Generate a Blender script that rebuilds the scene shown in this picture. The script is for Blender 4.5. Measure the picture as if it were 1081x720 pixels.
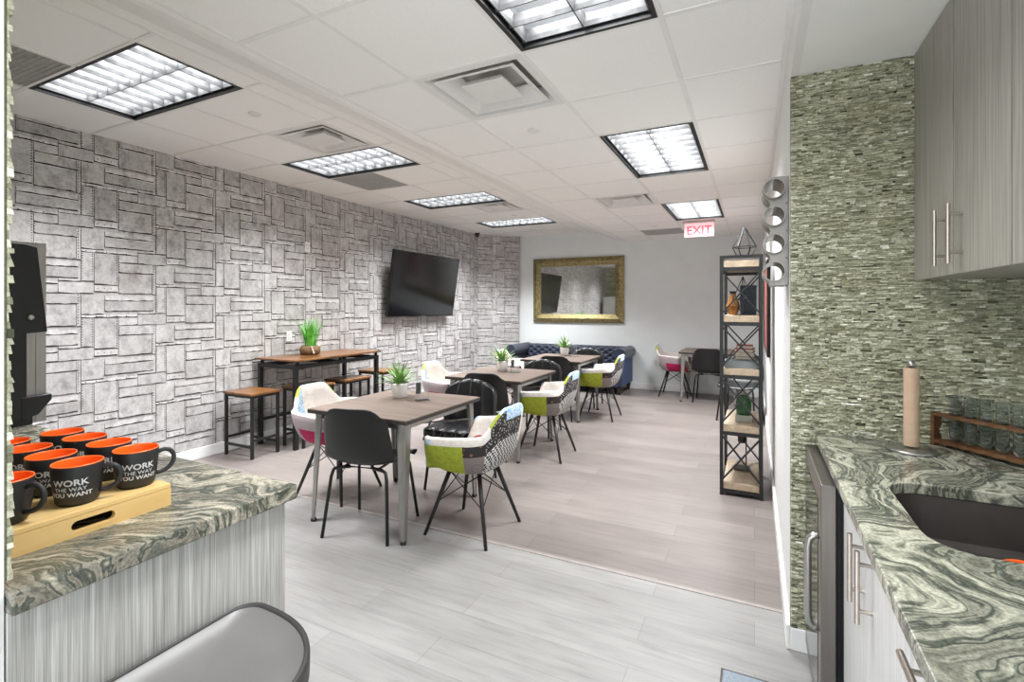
import bpy, bmesh, math, random
from mathutils import Vector, Matrix
PI = math.pi
random.seed(7)
C = bpy.context.scene
for o in list(bpy.data.objects): bpy.data.objects.remove(o)

# ---------------------------------------------------------------- camera
cam = bpy.data.cameras.new('camera'); camo = bpy.data.objects.new('camera', cam)
C.collection.objects.link(camo); C.camera = camo
cam.sensor_width = 36; cam.lens = 520/1081*36; cam.shift_y = -36/1081
cam.clip_start = .05
camo.location = (0, 0, 1.43); camo.rotation_euler = (PI/2, 0, math.radians(26.2))
# ---------------------------------------------------------------- light
LAMP_L, LAMP_R = 40.0, 40.0     # power of the troffers (left bay, right bay)
SPREAD, SPREAD_R = math.radians(112), math.radians(132)
W = bpy.data.worlds.new('world'); C.world = W; W.use_nodes = True
bg = W.node_tree.nodes['Background']; bg.inputs[0].default_value = (.93, .97, 1, 1); bg.inputs[1].default_value = 1.0
vs = C.view_settings
C.display_settings.display_device = 'sRGB'
vs.view_transform = 'Standard'; vs.look = 'None'; vs.gamma = 1; vs.use_curve_mapping = False
vs.exposure = 1.33
cy = C.cycles
cy.use_denoising = True; cy.max_bounces = 12; cy.diffuse_bounces = 8; cy.glossy_bounces = 4
cy.transmission_bounces = 6; cy.transparent_max_bounces = 8; cy.sample_clamp_indirect = 6
cy.caustics_reflective = False; cy.caustics_refractive = False

# ---------------------------------------------------------------- helpers
def lin(c):
    return tuple(((x/12.92) if x <= .04045 else ((x+.055)/1.055)**2.4) for x in c)
def hexc(h):
    return lin(tuple(int(h[i:i+2], 16)/255 for i in (0, 2, 4)))

class G:
    """tiny node-graph writer"""
    def __init__(s, name):
        s.m = bpy.data.materials.new(name); s.m.use_nodes = True
        s.t = s.m.node_tree; s.b = s.t.nodes['Principled BSDF']
    def n(s, t, **k):
        n = s.t.nodes.new(t)
        for a, v in k.items(): setattr(n, a, v)
        return n
    def l(s, a, b): s.t.links.new(a, b)
    def val(s, sock, v):
        if hasattr(v, 'is_output'): s.l(v, sock)
        else: sock.default_value = v
    def obj(s, scale=(1, 1, 1), rot=(0, 0, 0)):
        tc = s.n('ShaderNodeTexCoord'); mp = s.n('ShaderNodeMapping')
        mp.inputs['Scale'].default_value = scale; mp.inputs['Rotation'].default_value = rot
        s.l(tc.outputs['Object'], mp.inputs['Vector']); return mp.outputs[0]
    def noise(s, vec, scale, detail=3, rough=.5, dist=0):
        n = s.n('ShaderNodeTexNoise'); s.l(vec, n.inputs['Vector'])
        n.inputs['Scale'].default_value = scale; n.inputs['Detail'].default_value = detail
        n.inputs['Roughness'].default_value = rough; n.inputs['Distortion'].default_value = dist
        return n
    def ramp(s, fac, stops, interp='LINEAR'):
        r = s.n('ShaderNodeValToRGB'); r.color_ramp.interpolation = interp
        e = r.color_ramp.elements
        while len(e) < len(stops): e.new(.5)
        for i, (p, c) in enumerate(stops):
            e[i].position = p
            e[i].color = (c, c, c, 1) if isinstance(c, (int, float)) else (*c[:3], 1)
        s.l(fac, r.inputs[0]); return r.outputs[0]
    def mix(s, f, a, b, mode='MIX'):
        m = s.n('ShaderNodeMix'); m.data_type = 'RGBA'; m.blend_type = mode
        s.val(m.inputs[0], f)
        for i, v in ((6, a), (7, b)):
            if hasattr(v, 'is_output'): s.l(v, m.inputs[i])
            else: m.inputs[i].default_value = (*v[:3], 1)
        return m.outputs[2]
    def math(s, op, a, b=0.0, c=0.0):
        m = s.n('ShaderNodeMath'); m.operation = op
        s.val(m.inputs[0], a); s.val(m.inputs[1], b); s.val(m.inputs[2], c); return m.outputs[0]
    def attr(s, name):
        a = s.n('ShaderNodeAttribute'); a.attribute_name = name; return a.outputs['Fac']
    def color(s, v):
        if hasattr(v, 'is_output'): s.l(v, s.b.inputs['Base Color'])
        else: s.b.inputs['Base Color'].default_value = (*v[:3], 1)
    def set(s, **k):
        for a, v in k.items():
            s.val(s.b.inputs[a.replace('_', ' ')], v)
    def bump(s, h, strength=.3, dist=.01):
        b = s.n('ShaderNodeBump'); b.inputs['Strength'].default_value = strength
        b.inputs['Distance'].default_value = dist
        s.l(h, b.inputs['Height']); s.l(b.outputs[0], s.b.inputs['Normal'])

def plain(name, col, rough=.5, metal=0, nscale=0, namt=.12, bump=0, stretch=(1, 1, 1)):
    g = G(name); col = hexc(col) if isinstance(col, str) else col
    g.set(Roughness=rough, Metallic=metal)
    if nscale:
        f = g.noise(g.obj(stretch), nscale, 4)
        lo = tuple(c*(1-namt) for c in col); hi = tuple(min(1, c*(1+namt)) for c in col)
        g.color(g.ramp(f.outputs[0], [(.3, lo), (.7, hi)]))
        if bump: g.bump(f.outputs[0], bump, .004)
    else: g.color(col)
    return g.m

M = {}
M['white_paint'] = plain('white_paint', 'E6E6E4', .6, 0, 6, .02)
M['grey_paint'] = plain('grey_paint', 'E3E7E7', .6, 0, 4, .02)
M['trim_white'] = plain('trim_white', 'EDEDED', .4, 0, 8, .02)
M['tile'] = plain('ceiling_tile', 'F6F5F3', .85, 0, 160, .03, .15)
M['slope'] = plain('ceiling_slope', 'F6F5F3', .8, 0, 30, .015)
M['grid'] = plain('ceiling_grid', 'EDECEA', .5, 0, 10, .02)
M['kitchen_ceiling'] = plain('kitchen_ceiling_paint', 'F0F0EE', .8, 0, 5, .02)
M['black'] = plain('black_metal', '1C1C1D', .45, .2, 30, .15)
M['black_plastic'] = plain('black_plastic', '131314', .48, 0, 60, .12)
M['leather'] = plain('black_leather', '141416', .28, 0, 90, .25, .08)
M['black_wood'] = plain('black_wood', '19191A', .5, 0, 40, .3)
M['steel'] = plain('brushed_steel', 'B4B2AE', .3, .9, 60, .08, 0, (1, 1, .05))
M['rack_steel'] = plain('rack_steel', '8E8A85', .36, .85, 50, .08, 0, (1, 1, .05))
M['zinc'] = plain('galvanised_steel', '9B9A97', .33, .85, 40, .14, 0, (1, 1, .12))
M['nickel'] = plain('nickel', 'B9AFA6', .28, .9, 60, .08)
M['fridge_steel'] = plain('fridge_steel', '85807B', .34, .9, 50, .08, 0, (1, 1, .05))
M['sink_steel'] = plain('sink_steel', '6E6865', .38, .85, 12, .1)
M['dark_steel'] = plain('dark_steel', '4B4745', .3, .8, 12, .15)
M['vent_white'] = plain('vent_white', 'E4E3E1', .45, 0, 12, .02)
M['vent_grey'] = plain('vent_grey', 'B9B7B5', .6, 0, 40, .08)
M['dark'] = plain('dark_void', '101010', .8, 0, 10, .1)
M['ceramic'] = plain('white_ceramic', 'DEDCD8', .3, 0, 20, .03)
M['cardboard'] = plain('cardboard', 'BFA48B', .85, 0, 14, .06, 0, (1, 1, 3))
M['bamboo'] = None
M['mug_black'] = plain('mug_matte_black', '232324', .5, 0, 60, .08)
M['mug_orange'] = plain('mug_orange_glaze', 'FA6E24', .25, 0, 10, .05)
M['letter'] = plain('mug_letter_white', 'D8D8D8', .5, 0, 20, .03)
M['soil'] = plain('soil', '2A2522', .9, 0, 90, .4)
M['leaf'] = plain('succulent_leaf', '7FA35F', .45, 0, 30, .6)
M['grass'] = plain('grass_blade', '6CBF4A', .5, 0, 14, .45)
M['basket'] = plain('rustic_pot', '6B5236', .85, 0, 40, .45, .5, (1, 1, 4))
M['velvet'] = plain('navy_velvet', '1B2338', .55, 0, 14, .35)
M['velvet'].node_tree.nodes['Principled BSDF'].inputs['Sheen Weight'].default_value = .15
M['sofa_side_lit'] = plain('lit_velvet_side', '3C4F78', .6, 0, 20, .2)  # lighter tone of the navy velvet, paints the light on the sofa ends
M['walnut_leg'] = plain('dark_leg', '2C2320', .5, 0, 20, .2)
M['plate_white'] = plain('switch_plate', 'E8E8E6', .35, 0, 10, .02)
M['red_book'] = plain('red_book', 'A8352B', .6, 0, 20, .1)
M['cream_book'] = plain('cream_book', 'D8D2C4', .7, 0, 20, .06)
M['navy_box'] = plain('navy_card', '27303C', .6, 0, 20, .1)
M['grey_box'] = plain('grey_tray', '7C8285', .5, 0, 12, .05)
M['amber'] = plain('amber_metal', '9A6B3C', .3, .5, 8, .3)
M['green_glass'] = plain('green_glazed', '2C5A33', .25, 0, 10, .2)
M['pot_stone'] = plain('pale_stone', 'A9ABA0', .7, 0, 30, .08)
M['mat_blue'] = plain('grey_blue_mat', '7E8892', .9, 0, 120, .15, .3)

g = G('mirror_glass'); g.color((.86, .88, .87)); g.set(Metallic=1.0, Roughness=.03)
g.l(g.ramp(g.noise(g.obj(), 3).outputs[0], [(0, .025), (1, .04)]), g.b.inputs['Roughness']); M['mirror'] = g.m
g = G('tv_screen'); g.color((.006, .006, .007)); g.set(Roughness=.12, Specular_IOR_Level=.6)
g.l(g.ramp(g.noise(g.obj(), 8).outputs[0], [(0, .1), (1, .16)]), g.b.inputs['Roughness']); M['screen'] = g.m
g = G('clear_acrylic'); g.color((.97, .985, .99)); g.set(Roughness=.06, Transmission_Weight=.96, IOR=1.35)
g.l(g.ramp(g.noise(g.obj(), 30).outputs[0], [(0, .03), (1, .12)]), g.b.inputs['Roughness']); M['acrylic'] = g.m
g = G('test_glass'); g.color((.86, .92, .9)); g.set(Roughness=.03, Transmission_Weight=.95, IOR=1.12); M['glass'] = g.m
g.l(g.ramp(g.noise(g.obj(), 30).outputs[0], [(0, .02), (1, .06)]), g.b.inputs['Roughness'])
g = G('louver_aluminium'); g.set(Metallic=.2, Roughness=.5)
g.color(g.ramp(g.noise(g.obj((1, 1, 1)), 18, 2).outputs[0], [(.3, (.09, .091, .093)), (.7, (.17, .172, .175))])); M['louver'] = g.m
g = G('reflector_white'); g.color(g.ramp(g.noise(g.obj(), 9).outputs[0], [(.3, (.75, .76, .78)), (.7, (.85, .86, .87))])); g.set(Roughness=.4); M['reflector'] = g.m
g = G('exit_face'); g.color(g.ramp(g.noise(g.obj(), 20).outputs[0], [(.3, (.85, .45, .47)), (.7, (.9, .5, .52))])); g.set(Roughness=.3)
g.b.inputs['Emission Color'].default_value = (1, .45, .48, 1); g.b.inputs['Emission Strength'].default_value = .35; M['exit_face'] = g.m
g = G('exit_letter'); g.color(g.ramp(g.noise(g.obj(), 20).outputs[0], [(.3, (.55, .04, .06)), (.7, (.65, .05, .07))]))
g.b.inputs['Emission Color'].default_value = (1, .08, .12, 1); g.b.inputs['Emission Strength'].default_value = .45; M['exit_letter'] = g.m

# riveted-metal wallpaper
g = G('riveted_plate_wallpaper')
v = g.obj(); f1 = g.noise(v, 5.5, 6, .62); f2 = g.noise(v, 38, 5, .7)
base = g.ramp(f1.outputs[0], [(.3, (.44, .42, .41)), (.5, (.57, .555, .55)), (.7, (.67, .66, .65))])
base = g.mix(.4, base, g.ramp(f2.outputs[0], [(.3, (.38, .355, .35)), (.6, (.70, .69, .68))]))
rust = g.ramp(g.noise(v, 2.7, 5, .7).outputs[0], [(.54, 0.0), (.72, .3)])
base = g.mix(rust, base, (.33, .22, .2))
t = g.attr('tone')
base = g.mix(1, base, g.ramp(t, [(0, .72), (1, 1.22)]), 'MULTIPLY')
base = g.mix(1, base, g.ramp(g.noise(g.obj((1, 1.6, 1)), 9, 5, .7).outputs[0], [(.34, .68), (.53, 1.0)]), 'MULTIPLY')
g.color(base); g.set(Roughness=.62, Metallic=.1); g.bump(f2.outputs[0], .25, .004); M['plates'] = g.m
M['plate_edge'] = plain('wallpaper_dark_line', '2C2123', .8, 0, 30, .3)
M['rivet'] = plain('wallpaper_rivet', '3A3636', .55, .2, 30, .3)

# split-face ledger stone
g = G('green_ledger_stone')
v = g.obj(); t = g.attr('tone')
col = g.ramp(t, [(0, (.05, .055, .03)), (.2, (.23, .237, .15)), (.5, (.41, .41, .29)), (.8, (.60, .60, .46)), (1, (.85, .85, .74))])
f = g.noise(v, 105, 5, .75)
col = g.mix(.55, col, g.mix(1, col, g.ramp(f.outputs[0], [(.3, .3), (.68, 1.75)]), 'MULTIPLY'))
col = g.mix(g.ramp(g.noise(v, 6, 3).outputs[0], [(.55, 0.0), (.75, .3)]), col, (.36, .31, .16))
g.color(col); g.set(Roughness=.75); g.bump(f.outputs[0], .6, .006); M['stone'] = g.m

# granite with flowing bands
def granite(name, tint, scale, off):
    g = G(name); v = g.obj()
    mp = g.n('ShaderNodeMapping'); mp.inputs['Location'].default_value = (off[0], off[1], 0); mp.inputs['Rotation'].default_value = (0, 0, off[2]); g.l(v, mp.inputs[0]); v = mp.outputs[0]
    def warp(vec, n, amp):
        a = g.n('ShaderNodeVectorMath'); a.operation = 'MULTIPLY_ADD'
        g.l(n.outputs['Color'], a.inputs[0]); a.inputs[1].default_value = (amp, amp, amp); g.l(vec, a.inputs[2]); return a.outputs[0]
    v1 = warp(v, g.noise(v, 2.4*scale, 2, .4), .68)
    v1 = warp(v1, g.noise(v, 6.5*scale, 2, .5), .13)
    sq = g.n('ShaderNodeMapping'); sq.inputs['Scale'].default_value = (1.0, .13, .5); g.l(v1, sq.inputs[0])
    n1 = g.noise(sq.outputs[0], 9*scale, 5, .6)
    n2 = g.noise(sq.outputs[0], 30*scale, 3, .6)
    f = g.math('MULTIPLY_ADD', n2.outputs[0], .28, g.math('MULTIPLY', n1.outputs[0], .72))
    lt = tuple(min(1, c*1.75) for c in tint); md = tuple(c*.5 for c in tint)
    col = g.ramp(f, [(.30, (.035, .042, .036)), (.38, (.12, .13, .105)), (.42, md), (.46, tint), (.475, (.06, .068, .055)), (.495, (.09, .1, .08)), (.52, tint), (.56, lt), (.595, md), (.615, (.07, .08, .065)), (.64, md), (.67, lt), (.76, tuple(min(1, c*1.8) for c in tint))])
    sp = g.noise(v, 170, 2, .6)
    col = g.mix(.42, col, g.mix(1, col, g.ramp(sp.outputs[0], [(.32, .25), (.62, 1.5)]), 'MULTIPLY'))
    g.color(col); g.set(Roughness=.2); return g.m
M['granite'] = granite('green_grey_granite', (.27, .27, .215), 1.0, (0, 0, .25))
M['granite_left'] = granite('beige_grey_granite', (.27, .25, .2), 1.0, (3, 1, 1.0))

# laminate with fine vertical streaks
def laminate(name, a, b, sc=1.0):
    g = G(name); v = g.obj((1, 1, .012))
    f = g.noise(v, 150*sc, 3, .75); f2 = g.noise(v, 420*sc, 2, .5)
    k = g.math('MULTIPLY_ADD', f2.outputs[0], .35, g.math('MULTIPLY', f.outputs[0], .65))
    g.color(g.ramp(k, [(.34, hexc(a)), (.5, tuple((x+y)/2 for x, y in zip(hexc(a), hexc(b)))), (.64, hexc(b))]))
    g.set(Roughness=.42); return g.m
M['laminate'] = laminate('streaked_laminate', '8A8883', 'D6D5D1')
M['laminate_shaded'] = laminate('shaded_cabinet_laminate', '76746C', 'A9A69D')  # same laminate for the wall cabinet, its shade put into a darker colour
M['laminate_base'] = laminate('pale_cabinet_laminate', 'B5B4B2', 'D6D5D3')

def wood(name, a, b, scale, axis, rough=.4, dark=None):
    g = G(name); st = [14, 14, 14]; st[axis] = 1.0
    v = g.obj(tuple(st)); f = g.noise(v, scale, 6, .65, .6)
    col = g.ramp(f.outputs[0], [(.3, hexc(a)), (.7, hexc(b))])
    if dark:
        s2 = [2.2, 2.2, 2.2]; s2[axis] = .7
        col = g.mix(g.ramp(g.noise(g.obj(tuple(s2)), 3, 3).outputs[0], [(.48, 0.0), (.68, .75)]), col, hexc(dark))
    g.color(col); g.set(Roughness=rough); return g.m
M['table_wood'] = wood('grey_brown_table_wood', '56483F', '85746A', 1.6, 0, .42, '6B5D55')
M['table_edge'] = plain('table_edge_dark', '2B2624', .5, 0, 20, .2)
M['rustic'] = wood('rustic_brown_wood', '57361C', '8F6238', 1.8, 1, .28, '2E1C10')
M['shelf_wood'] = wood('oak_shelf_wood', '94826E', 'B9A78F', 1.6, 1, .5)
M['bamboo'] = wood('bamboo_wood', 'D3A964', 'E9CB90', 1.2, 1, .42)
M['rack_wood'] = wood('walnut_rack_wood', '50331F', '74502F', 2.2, 0, .5)
M['gold'] = plain('antique_gold_frame', '8C8058', .42, .65, 26, .4, .35)

def planks(name, c1, c2, c3):
    g = G(name); v = g.obj()
    br = g.n('ShaderNodeTexBrick'); g.l(v, br.inputs['Vector'])
    br.offset = .37; br.inputs['Scale'].default_value = 1.0
    br.inputs['Brick Width'].default_value = 1.22; br.inputs['Row Height'].default_value = .178
    br.inputs['Mortar Size'].default_value = .0012; br.inputs['Mortar Smooth'].default_value = .2; br.inputs['Bias'].default_value = 0
    br.inputs['Color1'].default_value = (*hexc(c1), 1); br.inputs['Color2'].default_value = (*hexc(c2), 1); br.inputs['Mortar'].default_value = (*hexc(c3), 1)
    f = g.noise(g.obj((1.3, 16, 1)), 2.2, 6, .68, .5); f2 = g.noise(g.obj((2.2, 7, 1)), 1.0, 3)
    col = g.mix(1, br.outputs['Color'], g.ramp(f.outputs[0], [(.28, .78), (.5, 1.0), (.72, 1.12)]), 'MULTIPLY')
    col = g.mix(1, col, g.ramp(f2.outputs[0], [(.3, .92), (.7, 1.06)]), 'MULTIPLY')
    g.color(col); g.set(Roughness=g.ramp(f.outputs[0], [(0, .3), (1, .48)])); return g.m
M['floor_far'] = planks('taupe_plank_floor', '716966', '7E7672', '58514E')
M['floor_near'] = planks('light_grey_plank_floor', '82807E', '8C8A88', '6C6A68')

# patchwork cloths
def cloth(name, a, b=None, kind='noise', s=60):
    g = G(name); g.set(Roughness=.85); a = hexc(a); b = hexc(b) if b else tuple(x*.8 for x in a)
    v = g.obj()
    if kind == 'check':
        ch = g.n('ShaderNodeTexChecker'); g.l(v, ch.inputs[0]); ch.inputs[3].default_value = s
        ch.inputs[1].default_value = (*a, 1); ch.inputs[2].default_value = (*b, 1); g.color(ch.outputs[0])
    elif kind == 'spot':
        vo = g.n('ShaderNodeTexVoronoi'); g.l(v, vo.inputs['Vector']); vo.inputs['Scale'].default_value = s
        g.color(g.ramp(vo.outputs['Distance'], [(.28, b), (.36, a)]))
    else:
        g.color(g.ramp(g.noise(v, s, 4, .7).outputs[0], [(.38, b), (.6, a)]))
    return g.m
PATCH = {'green': cloth('lime_cloth', 'A3AE34', '8F9A2A', 'noise', 40), 'linen': cloth('grey_linen', '8E8480', '716966', 'check', 260),
 'hound': cloth('houndstooth_cloth', 'D9D9D6', '3B3C3E', 'check', 62), 'floral': cloth('dark_floral_cloth', '2B2628', '8A5A3C', 'spot', 34),
 'speck': cloth('black_speckled_cloth', '262425', 'A9A4A0', 'spot', 62), 'white': cloth('cream_cloth', 'E2DCD6', 'D3CBC4', 'noise', 40),
 'blue': cloth('blue_print_cloth', '7FAAD0', 'D4DEE6', 'noise', 55), 'pink': cloth('magenta_cloth', 'C42560', 'A81E50', 'noise', 30),
 'red': cloth('red_cloth', 'B63A36', '8C2C2C', 'noise', 30), 'salmon': cloth('salmon_cloth', 'D08566', 'B87258', 'noise', 60),
 'gingham': cloth('gingham_cloth', 'E4DFDB', 'C4B8B2', 'check', 110), 'lilac': cloth('grey_lilac_cloth', 'B9AAAF', 'A3949A', 'check', 150), 'plum': cloth('brown_plum_cloth', '6A4440', '55383A', 'noise', 40)}
PKEYS = list(PATCH)

# ---- mesh builder
class MB:
    def __init__(s): s.v = []; s.f = []; s.mi = []; s.tone = []; s.k = 0; s.tn = .5
    def add(s, vs, fs, xf=None):
        o = len(s.v)
        for p in vs: s.v.append(tuple(xf @ Vector(p)) if xf else tuple(p))
        for f in fs: s.f.append(tuple(o+i for i in f)); s.mi.append(s.k); s.tone.append(s.tn)
        return s
    def box(s, x0, x1, y0, y1, z0, z1, xf=None):
        v = [(x0, y0, z0), (x1, y0, z0), (x1, y1, z0), (x0, y1, z0), (x0, y0, z1), (x1, y0, z1), (x1, y1, z1), (x0, y1, z1)]
        return s.add(v, [(0, 3, 2, 1), (4, 5, 6, 7), (0, 1, 5, 4), (1, 2, 6, 5), (2, 3, 7, 6), (3, 0, 4, 7)], xf)
    def bar(s, a, b, w, h=None, up=(0, 0, 1)):
        a = Vector(a); b = Vector(b); h = h or w; d = (b-a).normalized(); u = Vector(up)
        if abs(d.dot(u)) > .99: u = Vector((0, 1, 0))
        x = d.cross(u).normalized(); y = x.cross(d)
        v = []
        for p in (a, b):
            for sx, sy in ((-1, -1), (1, -1), (1, 1), (-1, 1)): v.append(p + x*sx*w/2 + y*sy*h/2)
        return s.add(v, [(3, 2, 1, 0), (4, 5, 6, 7), (0, 1, 5, 4), (1, 2, 6, 5), (2, 3, 7, 6), (3, 0, 4, 7)])
    def tube(s, pts, r, seg=8, closed=False):
        pts = [Vector(p) for p in pts]; n = len(pts)
        rs = r if isinstance(r, (list, tuple)) else [r]*n
        rings = []; prev = None
        for i, p in enumerate(pts):
            if closed: d = pts[(i+1) % n] - pts[i-1]
            else: d = pts[min(i+1, n-1)] - pts[max(i-1, 0)]
            d = d.normalized()
            if prev is None:
                u = Vector((0, 0, 1)) if abs(d.z) < .9 else Vector((1, 0, 0))
                x = d.cross(u).normalized()
            else: x = (prev - d*prev.dot(d)).normalized()
            prev = x; y = d.cross(x)
            rings.append([p + (x*math.cos(2*PI*k/seg) + y*math.sin(2*PI*k/seg))*rs[i] for k in range(seg)])
        vs = [q for rr in rings for q in rr]; fs = []
        m = n if closed else n-1
        for i in range(m):
            a = i*seg; b = ((i+1) % n)*seg
            for k in range(seg): fs.append((a+k, a+(k+1) % seg, b+(k+1) % seg, b+k))
        if not closed: fs += [tuple(range(seg))[::-1], tuple((n-1)*seg+k for k in range(seg))]
        return s.add(vs, fs)
    def lathe(s, prof, c=(0, 0, 0), seg=24, xf=None, ks=None):
        vs = []; n = len(prof)
        for r, z in prof:
            for k in range(seg): vs.append((c[0]+r*math.cos(2*PI*k/seg), c[1]+r*math.sin(2*PI*k/seg), c[2]+z))
        o = len(s.v)
        for p in vs: s.v.append(tuple(xf @ Vector(p)) if xf else p)
        for i in range(n-1):
            for k in range(seg):
                s.f.append((o+i*seg+k, o+i*seg+(k+1) % seg, o+(i+1)*seg+(k+1) % seg, o+(i+1)*seg+k))
                s.mi.append(ks[i] if ks else s.k); s.tone.append(.5)
        return s
    def prism(s, poly, a0, a1, axis='z', xf=None):
        n = len(poly)
        def P(p, a): return {'z': (p[0], p[1], a), 'x': (a, p[0], p[1]), 'y': (p[0], a, p[1])}[axis]
        vs = [P(p, a0) for p in poly] + [P(p, a1) for p in poly]
        fs = [tuple(range(n))[::-1], tuple(range(n, 2*n))] + [(i, (i+1) % n, n+(i+1) % n, n+i) for i in range(n)]
        return s.add(vs, fs, xf)
    def grid(s, P, closed=False, flip=False, mats=None):
        n = len(P); m = len(P[0]); vs = [q for row in P for q in row]; o = len(s.v)
        s.v += [tuple(q) for q in vs]
        for i in range(n-1 if not closed else n):
            for j in range(m-1):
                a, b, c, d = i*m+j, ((i+1) % n)*m+j, ((i+1) % n)*m+j+1, i*m+j+1
                s.f.append(tuple(o+q for q in ((a, d, c, b) if flip else (a, b, c, d))))
                s.mi.append(mats(i, j) if mats else s.k); s.tone.append(.5)
        return s
    def rbox(s, c, d, e=.35, nu=24, nv=14, fn=None, xf=None):
        sp = lambda x: math.copysign(abs(x)**e, x)
        P = []
        for i in range(nu):
            a = 2*PI*i/nu; row = []
            for j in range(nv+1):
                b = -PI/2 + PI*j/nv
                p = Vector((sp(math.cos(b))*sp(math.cos(a))*d[0]/2, sp(math.cos(b))*sp(math.sin(a))*d[1]/2, sp(math.sin(b))*d[2]/2))
                if fn: p = fn(p)
                p = p + Vector(c); row.append(xf @ p if xf else p)
            P.append(row)
        return s.grid(P, closed=True)
    def build(s, name, mats, parent=None, smooth=False, bevel=0, loc=None, rot=None, tone=False, merge=False):
        me = bpy.data.meshes.new(name); me.from_pydata([tuple(p) for p in s.v], [], s.f)
        mats = mats if isinstance(mats, (list, tuple)) else [mats]
        for m in mats: me.materials.append(m)
        me.polygons.foreach_set('material_index', s.mi if len(mats) > 1 else [0]*len(s.mi))
        if tone:
            at = me.attributes.new('tone', 'FLOAT', 'FACE'); at.data.foreach_set('value', s.tone)
        me.update()
        if merge:
            b = bmesh.new(); b.from_mesh(me); bmesh.ops.remove_doubles(b, verts=b.verts, dist=1e-5)
            bmesh.ops.recalc_face_normals(b, faces=b.faces); b.to_mesh(me); b.free()
        if smooth:
            me.polygons.foreach_set('use_smooth', [True]*len(me.polygons))
        o = bpy.data.objects.new(name, me); C.collection.objects.link(o)
        if parent: o.parent = parent
        if loc: o.location = loc
        if rot is not None: o.rotation_euler = rot if isinstance(rot, (tuple, list)) else (0, 0, rot)
        if bevel:
            b = o.modifiers.new('bevel', 'BEVEL'); b.width = bevel; b.segments = 2; b.limit_method = 'ANGLE'; b.angle_limit = .7
        return o

def tag(o, label=None, cat=None, group=None, kind=None):
    if label: o['label'] = label
    if cat: o['category'] = cat
    if group: o['group'] = group
    if kind: o['kind'] = kind
    elif cat: o['kind'] = 'thing'
    return o
def empty(name, loc, rz, label, cat, group=None):
    o = bpy.data.objects.new(name, None); C.collection.objects.link(o); o.empty_display_size = .1
    o.location = loc; o.rotation_euler = (0, 0, rz); return tag(o, label, cat, group)
def copy_tree(o, parent=None):
    c = o.copy(); C.collection.objects.link(c)
    if parent: c.parent = parent
    for ch in list(o.children): copy_tree(ch, c)
    return c
PROTO = {}
def place(key, maker, loc, rz, label, cat, group):
    if key in PROTO: o = copy_tree(PROTO[key])
    else: o = maker(); PROTO[key] = o
    o.location = loc; o.rotation_euler = (0, 0, rz); return tag(o, label, cat, group)
def struct(o): o['kind'] = 'structure'; return o
def text_mesh(body, size, depth, bold=0):
    cu = bpy.data.curves.new('lettering', 'FONT'); cu.body = body; cu.size = size; cu.extrude = depth; cu.align_x = 'CENTER'; cu.offset = bold
    cu.resolution_u = 3
    o = bpy.data.objects.new('lettering', cu); C.collection.objects.link(o)
    dg = bpy.context.evaluated_depsgraph_get(); me = bpy.data.meshes.new_from_object(o.evaluated_get(dg))
    vs = [tuple(v.co) for v in me.vertices]; fs = [tuple(p.vertices) for p in me.polygons]
    bpy.data.objects.remove(o); bpy.data.curves.remove(cu); bpy.data.meshes.remove(me)
    return vs, fs

# ---------------------------------------------------------------- room shell
XL, XR, YB, YS, ZL, ZR, ZK, XK = -4.70, .135, 8.70, 2.37, 2.80, 2.585, 2.39, .86
YT = 2.63; YJ = .395
struct(MB().box(XL-.2, XR+.2, YT, YB+.2, -.06, 0).build('floor', M['floor_far'])); bpy.data.objects['floor']['label'] = 'taupe wood plank floor of the dining area'
o = struct(MB().box(XL-.2, XK+.2, .35, YT, -.06, 0).build('floor.001', M['floor_near'])); o['label'] = 'light grey wood plank floor near the kitchen'
struct(MB().box(XL, XR, YT-.012, YT+.012, -.01, .003).build('trim_1', plain('floor_joint_strip', '8E8682', .5, 0, 20, .1)))

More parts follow.
